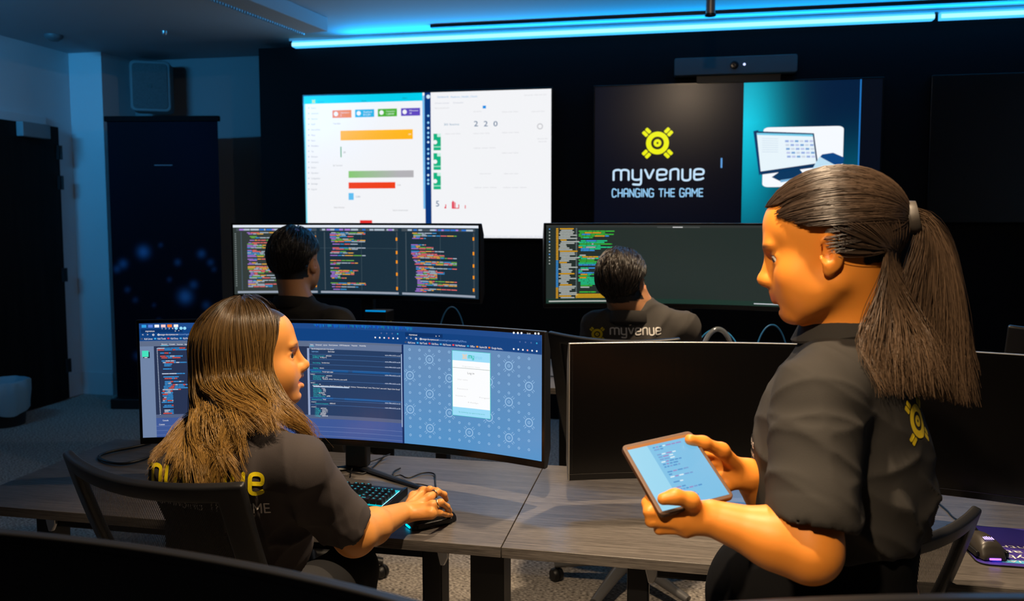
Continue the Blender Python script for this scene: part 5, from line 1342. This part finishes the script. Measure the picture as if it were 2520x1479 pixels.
# ================================================================== standing woman with the tablet
M['hair_dark'] = M['hair']
def strand_slerp(d0, d1, q):
    c = np.clip((d0*d1).sum(1), -1, 1); th = np.arccos(c)[:, None]+1e-6
    return (np.sin((1-q)*th)*d0+np.sin(q*th)*d1)/np.sin(th)
def woman_standing():
    t = thing('person', 'standing person with dark ponytail and black polo holding the tablet in both hands', 'person')
    Hc = at(2030, 612, 1.27); A = frame(-78, -12, 0); hs = .965
    bf = math.radians(-72); fw_ = np.array([math.sin(bf), math.cos(bf), 0]); rr = np.array([math.cos(bf), -math.sin(bf), 0])
    mid = at(2078, 950, 1.31); shR, shL = mid+rr*.150, mid-rr*.150
    shL = shL+fw_*.02; neck = Hc+hs*(-.045*A[1]-.075*A[2])
    waist = at(2070, 1230, 1.32); hip = at(2058, 1460, 1.34)
    elL = at(1990, 1352, 1.12); wrL = at(1748, 1274, 1.15); elR = at(1960, 1340, 1.44); wrR = at(1842, 1168, 1.31)
    S = Sdf(); Wf = head(S, Hc, A, hs)
    S.cap(neck+A[2]*.05, mid+np.array([0, 0, .04]), .050, .050, .03)
    torso(S, shL, shR, mid+np.array([0, 0, .075]), .112, waist, hip, (.125, .105))
    for sh, el, wr in ((shL, elL, wrL), (shR, elR, wrR)):
        S.cap(sh, el, .050, .041, .03); S.cap(el, el+(wr-el)*.35, .043, .040, .025); S.cap(el+(wr-el)*.35, wr, .040, .0255, .02)
    feet = []
    for s in (-1, 1):
        h_ = hip+rr*s*.085+np.array([0, 0, -.05]); kn = np.array([h_[0]-.02+s*.0, h_[1]+s*.01, .48]); an = np.array([kn[0]+.04, kn[1], .10]); to = an+fw_*.15+np.array([0, 0, -.055])
        feet.append((h_, kn, an, to)); leg(S, h_, kn, an, to, shoe=True)
    # tablet
    TL, TR, BR, BL = at(1530, 1108, 1.215), at(1690, 1070, 1.25), at(1800, 1218, 1.165), at(1640, 1256, 1.13)
    cen = (TL+TR+BR+BL)/4; ux = (TR-TL+BR-BL)/2; uy = (TL-BL+TR-BR)/2; wd = np.linalg.norm(ux); ux = ux/wd; ht = np.linalg.norm(uy); uy = uy-ux*(uy@ux); uy /= np.linalg.norm(uy); un = np.cross(ux, uy)
    G = lambda a, b, c: cen+ux*a+uy*b+un*c       # tablet frame: right, up, out of the glass
    # left hand: fingers curl round the lower left corner, thumb lies on the glass
    Kl = [at(x, y, d) for x, y, d in ((1668, 1250, 1.150), (1670, 1270, 1.145), (1677, 1288, 1.145), (1688, 1303, 1.15))]
    Pl = [at(x, y, d) for x, y, d in ((1612, 1240, 1.150), (1598, 1260, 1.145), (1602, 1283, 1.145), (1622, 1303, 1.15))]
    Dl = [at(x, y, d) for x, y, d in ((1602, 1222, 1.165), (1592, 1238, 1.163), (1600, 1262, 1.163), (1622, 1286, 1.165))]
    El = [at(x, y, d) for x, y, d in ((1618, 1212, 1.180), (1608, 1222, 1.178), (1618, 1246, 1.175), (1638, 1272, 1.172))]
    for i in range(4):
        S.cap(wrL, Kl[i], .019, .0112, .010); S.ell(Kl[i], (.0108, .0108, .0108), None, .006); finger(S, [Kl[i], Pl[i], Dl[i], El[i]], [.0092, .0096, .0090, .0080][i], .004)
    finger(S, [wrL+(Kl[0]-wrL)*.25-un*.0, at(1700, 1232, 1.125), at(1662, 1222, 1.118), at(1632, 1228, 1.116)], .0118, .010)
    # right hand: fingers behind the glass, thumb along its upper corner
    Kr = [at(x, y, d) for x, y, d in ((1768, 1120, 1.300), (1774, 1144, 1.300), (1780, 1168, 1.295), (1790, 1192, 1.29))]
    for i in range(4):
        k = Kr[i]; S.cap(wrR, k, .020, .0112, .010); S.ell(k, (.0105, .0105, .0105), None, .006)
        p1 = k-RGT*.030-FWD*.004+UPV*.002; p2 = p1-RGT*.020-FWD*.006; p3 = p2-RGT*.014-FWD*.006; finger(S, [k, p1, p2, p3], [.0092, .0096, .0090, .0078][i], .004)
    finger(S, [wrR+(Kr[0]-wrR)*.30-FWD*.010, at(1776, 1108, 1.262), at(1730, 1090, 1.243), at(1698, 1082, 1.232)], .0118, .010)
    skin = (.78, .27, .035); rh = (.012, .008, .006)
    hl = lambda l: ((l[:, 1] < .030+.5*np.clip(l[:, 2]-.05, 0, 1)) & (l[:, 2] > .045)) | ((l[:, 1] < -.055) & (l[:, 2] > -.035)) | ((l[:, 2] > .092))
    sdf_object(S, .0027, 'body', M['skin'], t, 1, color=lambda V: head_tint(V, Wf, Hc, A, hs, skin, rh, hl))
    eyes(t, Hc, A, hs, -14, 16)
    P = Sdf(); torso(P, shL, shR, mid+np.array([0, 0, .075]), .112, waist, hip, (.130, .112), inflate=.012)
    for sh, el in ((shL, elL), (shR, elR)):
        d = el-sh; L_ = np.linalg.norm(d); d = d/L_
        P.cap(sh, sh+d*L_*.3, .058, .062, .035); P.cap(sh+d*L_*.3, sh+d*L_*.78, .062, .067, .02)
        e_ = sh+d*L_*.55; P.cap(e_+d*.01, e_+d*.14, .050, .052, .004, -1); P.ell(e_+d*.115, (.080, .080, .074), np.array(Vector(d).to_track_quat('Z', 'Y').to_matrix()).T, .004, -1)
    P.ell(mid+np.array([0, 0, .13]), (.066, .066, .045), None, .008, -1); P.half([0, 0, .92], [0, .05, -1], .004)
    blk = cloth_mat('black_polo_cloth', (.034, .031, .028))
    zone = lambda V: .4+1.0*np.exp(-((V[:, 2]-1.02)/.13)**2)
    _, V, Fc = sdf_object(P, .0045, 'polo_shirt', blk, t, 2, wr=(.009, 9, 18, zone))
    # collar
    vs = []; n = 40; cpt = mid+np.array([0, 0, .085])+fw_*.004
    for j, (r_, z) in enumerate(((.062, -.016), (.060, .030), (.064, .042), (.082, .004), (.080, 0))):
        for k in range(n): a = 2*PI*k/n; q = fw_*math.cos(a)+rr*math.sin(a); vs.append(cpt+q*r_+np.array([0, 0, z-.016*math.cos(a)]))
    MB().add(vs, [(j*n+k, j*n+(k+1) % n, (j+1)*n+(k+1) % n, (j+1)*n+k) for j in range(4) for k in range(n)]).build('collar', blk, t, smooth=True)
    # sleeve seam
    T = Sdf()
    for h_, kn, an, to in feet: leg(T, h_, kn, an+np.array([0, 0, .01]), None, .026)
    T.ell(waist+np.array([0, 0, -.06]), (.136, .118, .13), np.array([rr, fw_, [0, 0, 1]]), .05); T.ell(hip+np.array([0, 0, -.03])+fw_*.045, (.168, .170, .14), np.array([rr, fw_, [0, 0, 1]]), .05)
    sdf_object(T, .007, 'trousers', mat('black_trousers_loose', (.004, .004, .0045), .95, spec=.1), t, 3, crop=(np.array([-2, -2, .07]), np.array([3, 4, 1.0])), wr=(.003, 3, 10))
    # emblem across the back, small wordmark on the chest
    back_o = at(2243, 1030, 1.25)
    print_on(V, Fc, [[(a*.022, b*.024) for a, b in p] for p in sun()], back_o, RGT*1.0, np.array([0, 0, 1.]), FWD, lin(235, 205, 10), 'back_emblem', t)
    wp, ww = word('myvenue', .12, .38)
    ch = mid+fw_*.11-rr*.045+np.array([0, 0, -.10])
    print_on(V, Fc, [[((a-ww/2)*.0085, b*.0085) for a, b in p] for p in wp], ch, -rr*.8-fw_*.4, np.array([0, 0, 1.]), -fw_*.8+rr*.5, lin(215, 212, 205), 'chest_wordmark', t)
    wp, ww = word('CHANGING THE GAME', .09, .3, 1)
    print_on(V, Fc, [[((a-ww/2)*.0042, b*.0055-.016) for a, b in p] for p in wp], ch, -rr*.8-fw_*.4, np.array([0, 0, 1.]), -fw_*.8+rr*.5, lin(215, 212, 205), 'chest_slogan', t)
    # hair pulled back into a clip and falling in a long swinging tail
    rs = np.random.RandomState(8); n = 8500; m_ = 24; nA = 11
    E = hs*np.array([.079, .101, .084]); cc = Hc+hs*(-.014*A[1]+.034*A[2])
    ph = np.radians(rs.uniform(0, 360, n)); el = np.radians(rs.uniform(-30, 90, n))
    fr = np.cos(ph); el = np.where(fr > 0.1, np.maximum(el, np.radians(4+34*np.clip(fr-.25, 0, 1)+rs.rand(n)*12*fr)), el); el = np.where(fr > .75, np.maximum(el, np.radians(34)), el)
    d0 = np.stack([np.sin(ph)*np.cos(el), np.cos(ph)*np.cos(el), np.sin(el)], 1); gat = np.array([0, -1, -.10]); gat /= np.linalg.norm(gat); g1 = np.tile(gat, (n, 1))+rs.normal(size=(n, 3))*.05; g1 /= np.linalg.norm(g1, axis=1, keepdims=True)
    nape = (el < np.radians(14)) & (fr < .0)
    lay = 1.04+.08*rs.rand(n)+.02*np.clip(d0[:, 2], 0, 1); paths = np.zeros((n, m_, 3))
    low = np.tile(np.array([0, -.8, -.62]), (n, 1)); low[:, 0] = d0[:, 0]*.7; low /= np.linalg.norm(low, axis=1, keepdims=True)
    tgt = np.where(nape[:, None], low, g1)
    for j in range(nA):
        q = j/(nA-1); dd = strand_slerp(d0, tgt, q); L = lay*(1+.05*math.sin(PI*q)+.06*q)
        paths[:, j] = cc+(dd*E*L[:, None]) @ A
    p0 = paths[:, nA-1]
    ex = np.where(nape, rs.uniform(2115, 2330, n), rs.uniform(2190, 2400, n)); ey = np.where(nape, rs.uniform(880, 985, n), 900+(ex-2215)*.2+rs.uniform(-60, 70, n)); ed = np.where(nape, rs.uniform(1.17, 1.26, n), rs.uniform(1.22, 1.36, n))
    end = np.array([at(a, b, c) for a, b, c in zip(ex, ey, ed)]); L_ = np.linalg.norm(end-p0, axis=1, keepdims=True)
    back = -A[1]; c1 = p0+np.where(nape[:, None], np.array([0, 0, -1.0])*L_*.3, back*L_*.24+np.array([0, 0, .02])*L_); c2 = end+np.array([-.25, 0, 1.0])*L_*.35
    lockid = rs.randint(0, 60, n); lph = rs.rand(60)*6.28
    for j in range(nA, m_):
        q = (j-nA+1)/(m_-nA); P_ = p0*(1-q)**3+c1*3*q*(1-q)**2+c2*3*q*q*(1-q)+end*q**3
        P_ = P_+(np.sin(lph[lockid]+q*6)*.010*q)[:, None]*RGT; paths[:, j] = P_
    solid = Sdf(); solid.p = [q for q in P.p if q[6] == 1]
    for j in range(nA, m_):
        X = paths[:, j]; d = solid.eval(X)-.004-.016*rs.rand(n); mk = d < 0
        if mk.any():
            Q = X[mk]; g = np.stack([(solid.eval(Q+e)-solid.eval(Q-e)) for e in np.eye(3)*.003], -1); g /= np.linalg.norm(g, axis=-1, keepdims=True)+1e-9; X[mk] = Q-g*d[mk][:, None]
    paths[:, 1:-1] = paths[:, 1:-1]*.5+(paths[:, :-2]+paths[:, 2:])*.25
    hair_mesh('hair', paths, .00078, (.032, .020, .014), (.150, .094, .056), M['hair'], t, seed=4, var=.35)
    gp = Vector(cc+(gat*E*1.22) @ A); q = Matrix.Translation(gp) @ Vector(-A[1]).to_track_quat('Z', 'Y').to_matrix().to_4x4()
    MB().lathe([(.018, -.008), (.024, -.008), (.026, 0), (.024, .008), (.018, .008)], 28, q).build('hair_band', mat('grey_hair_band', (.06, .05, .042), .5), t, smooth=True)
    # the tablet itself
    tb = thing('tablet', 'small tablet with a pale blue lit page held in both hands of the standing person', 'tablet')
    Mt = Matrix(((ux[0], uy[0], un[0], cen[0]), (ux[1], uy[1], un[1], cen[1]), (ux[2], uy[2], un[2], cen[2]), (0, 0, 0, 1))); tb.matrix_world = Mt
    MB().prism(rrect(wd+.012, ht+.012, .008, 4), -.006, .002).build('case', mat('tablet_case', (.10, .045, .02), .5), tb, bevel=.0015)
    P2 = Painter(lambda u, v, l: ((u-.5)*wd, (.5-v)*ht, .0022+l), wd/ht, None)
    P2.rect(0, 0, 1, 1, lin(120, 190, 228), 0)
    P2.rect(0, 0, 1, .045, lin(205, 120, 50), 1); P2.rect(.0, .045, .3, 1, lin(150, 212, 238), 1)
    r = random.Random(2)
    for k in range(22):
        v = .09+k*.04
        if r.random() < .2: continue
        x = .36
        while x < .36+.55*r.random(): w_ = .03+.06*r.random(); P2.rect(x, v, x+w_, v+.018, r.choice((lin(70, 140, 200), lin(110, 150, 205), lin(150, 130, 190), lin(215, 235, 245))), 2); x += w_+.012
    P2.build('screen', M['lit'], tb)
woman_standing()

# ================================================================== the two men of the back row
def man(label, Hc, A, hs, shL, shR, waist, hip, handY, cloth, hair_c, col_r=.07, desk=BZ, seed=1, body_az=0, tops=0.0):
    t = thing('person', label, 'person'); shL, shR, waist, hip = [np.array(x, float) for x in (shL, shR, waist, hip)]
    neck = Hc+hs*(-.045*A[1]-.075*A[2]); mid = (shL+shR)/2
    S = Sdf(); Wf = head(S, Hc, A, hs, female=False)
    S.cap(neck+A[2]*.05, mid+np.array([0, 0, .03]), .057, .056, .03)
    torso(S, shL, shR, mid+np.array([0, 0, .08]), .115, waist, hip, (.15, .11))
    hands = []
    for s, sh in ((-1, shL), (1, shR)):
        el = np.array([sh[0]+s*.05, sh[1]+.12, desk+.055]); wr = np.array([mid[0]+s*.14, handY, desk+.035])
        S.cap(sh, el, .052, .044, .03); S.cap(el, wr, .044, .028, .02)
        kn = [wr+np.array([x, .075, 0.0]) for x in (-.03, -.01, .01, .03)]
        for k in kn: S.cap(wr, k, .02, .012, .012); finger(S, [k, k+np.array([0, .035, .002]), k+np.array([0, .06, -.008]), k+np.array([0, .072, -.018])], .009)
        finger(S, [wr+np.array([-s*.02, .02, 0]), wr+np.array([-s*.05, .05, -.006]), wr+np.array([-s*.055, .08, -.014])], .0105)
        hands.append((sh, el)); 
    for s in (-1, 1): leg(S, hip+np.array([s*.09, .05, -.02]), np.array([hip[0]+s*.12, hip[1]+.42, .56]), np.array([hip[0]+s*.13, hip[1]+.44, .10]), np.array([hip[0]+s*.14, hip[1]+.58, .04]), shoe=True)
    hl = lambda l: ((l[:, 1] < .05) & (l[:, 2] > .03)) | ((l[:, 1] < -.03) & (l[:, 2] > -.050)) | (l[:, 2] > .09)
    sdf_object(S, .0048, 'body', M['skin'], t, 1, color=lambda V: head_tint(V, Wf, Hc, A, hs, (.52, .25, .12), hair_c, hl))
    eyes(t, Hc, A, hs)
    P = Sdf(); torso(P, shL, shR, mid+np.array([0, 0, .08]), .115, waist, hip, (.155, .115), inflate=.012)
    for sh, el in hands:
        d = el-sh; L_ = np.linalg.norm(d); d = d/L_; P.cap(sh, sh+d*L_*.75, .060, .064, .03)
        P.ell(sh+d*L_*.98, (.078, .078, .06), np.array(Vector(d).to_track_quat('Z', 'Y').to_matrix()).T, .004, -1)
    P.ell(mid+np.array([0, 0.01, .165]), (.060, .060, .05), None, .008, -1)
    _, V, Fc = sdf_object(P, .006, 'polo_shirt', cloth, t, 3, wr=(.005, seed, 20))
    vs = []; n = 36; cpt = mid*.45+neck*.55+np.array([0, -.004, -.012])
    for j, (r_, z) in enumerate(((col_r, -.02), (col_r-.002, .024), (col_r+.003, .034), (col_r+.013, -.006), (col_r+.011, -.010))):
        for k in range(n): a = 2*PI*k/n; vs.append(cpt+np.array([r_*math.sin(a), r_*math.cos(a), z-.014*math.cos(a)]))
    MB().add(vs, [(j*n+k, j*n+(k+1) % n, (j+1)*n+(k+1) % n, (j+1)*n+k) for j in range(4) for k in range(n)]).build('collar', cloth, t, smooth=True)
    T = Sdf()
    for s in (-1, 1): leg(T, hip+np.array([s*.09, .05, -.02]), np.array([hip[0]+s*.12, hip[1]+.42, .56]), np.array([hip[0]+s*.13, hip[1]+.44, .13]), None, .014)
    T.ell(hip+np.array([0, .02, -.02]), (.18, .14, .11), None, .05)
    sdf_object(T, .009, 'trousers', mat('dark_trousers', (.010, .010, .012), .9), t, 2, crop=(np.array([-9, 0, .11]), np.array([9, 9, .72])))
    # short layered hair
    rs = np.random.RandomState(seed); n = 5200; m_ = 9
    E = hs*np.array([.076, .097, .088]); cc = Hc+hs*(-.016*A[1]+.036*A[2])
    ph = np.radians(rs.uniform(0, 360, n)); sz = rs.uniform(-.72, 1, n); el = np.arcsin(sz)
    fr = np.cos(ph); el = np.where(fr > -.25, np.maximum(el, np.radians(12+22*np.clip(fr+.25, 0, 1))), el)
    d0 = np.stack([np.sin(ph)*np.cos(el), np.cos(ph)*np.cos(el), np.sin(el)], 1)
    swirl = rs.normal(size=60)*.25; lid = ((np.degrees(ph)//12).astype(int)*2+(sz > .4)) % 60
    tan = np.stack([d0[:, 0]*.3+np.cos(ph)*swirl[lid], -.55-.3*np.abs(d0[:, 0]), -.9+0*el], 1)+rs.normal(size=(n, 3))*.13
    tan -= d0*(tan*d0).sum(1, keepdims=True); tan /= np.linalg.norm(tan, axis=1, keepdims=True)
    ln = (.42+.35*rs.rand(n))*np.where(sz < -.2, .45, 1); paths = np.zeros((n, m_, 3)); lay = 1.02+.13*rs.rand(n)*np.clip(sz+1.1, .35, 1)
    for j in range(m_):
        q = j/(m_-1); a = (ln*q)[:, None]; dd = d0*np.cos(a)+tan*np.sin(a); paths[:, j] = cc+(dd*E*(lay+(.055+.02*tops)*np.sin(PI*min(1, q*1.15)*.8))[:, None]) @ A
    hair_mesh('hair', paths, .0013, hair_c, tuple(c*1.7 for c in hair_c), M['hair'], t, seed=seed, var=.4, taper=.35)
    return t, V, Fc, mid
m1a = at(728, 646, 3.12)
man('person with black hair and a black collared shirt before the three-column code monitor', m1a, frame(2, 4, 0), 1.06, at(640, 798, 3.16), at(835, 803, 3.02), (-1.44, 2.95, .82), (-1.44, 2.98, .60), 3.20,
    cloth_mat('black_shirt_cloth', (.022, .020, .019), 700), (.006, .005, .005), seed=2)
m2a = at(1534, 700, 3.02)
t, V, Fc, mid = man('person with tousled dark hair whose dark grey shirt shows a yellow sun and white wordmark', m2a, frame(14, 6, 5), 1.05, at(1472, 808, 3.06), at(1682, 812, 3.00), (-.165, 3.08, .80), (-.165, 3.15, .60), 3.36,
    cloth_mat('dark_grey_shirt_cloth', (.066, .060, .055), 700), (.013, .010, .008), seed=6, tops=1)
wp, ww = word('myvenue', .11, .36, 2, 1.1); s_ = .0230
o = at(1506, 825, 2.92); R_ = RGT*1.0+np.array([0, 0, .02])
print_on(V, Fc, [[(a*s_, b*s_) for a, b in p] for p in wp], o, R_, np.array([.0, 0, 1.]), FWD, lin(225, 222, 218), 'back_wordmark', t)
o = at(1474, 826, 2.92)
print_on(V, Fc, [[(a*.0205, b*.0205) for a, b in p] for p in sun()], o, R_, np.array([0, 0, 1.]), FWD, lin(240, 215, 20), 'back_emblem', t)
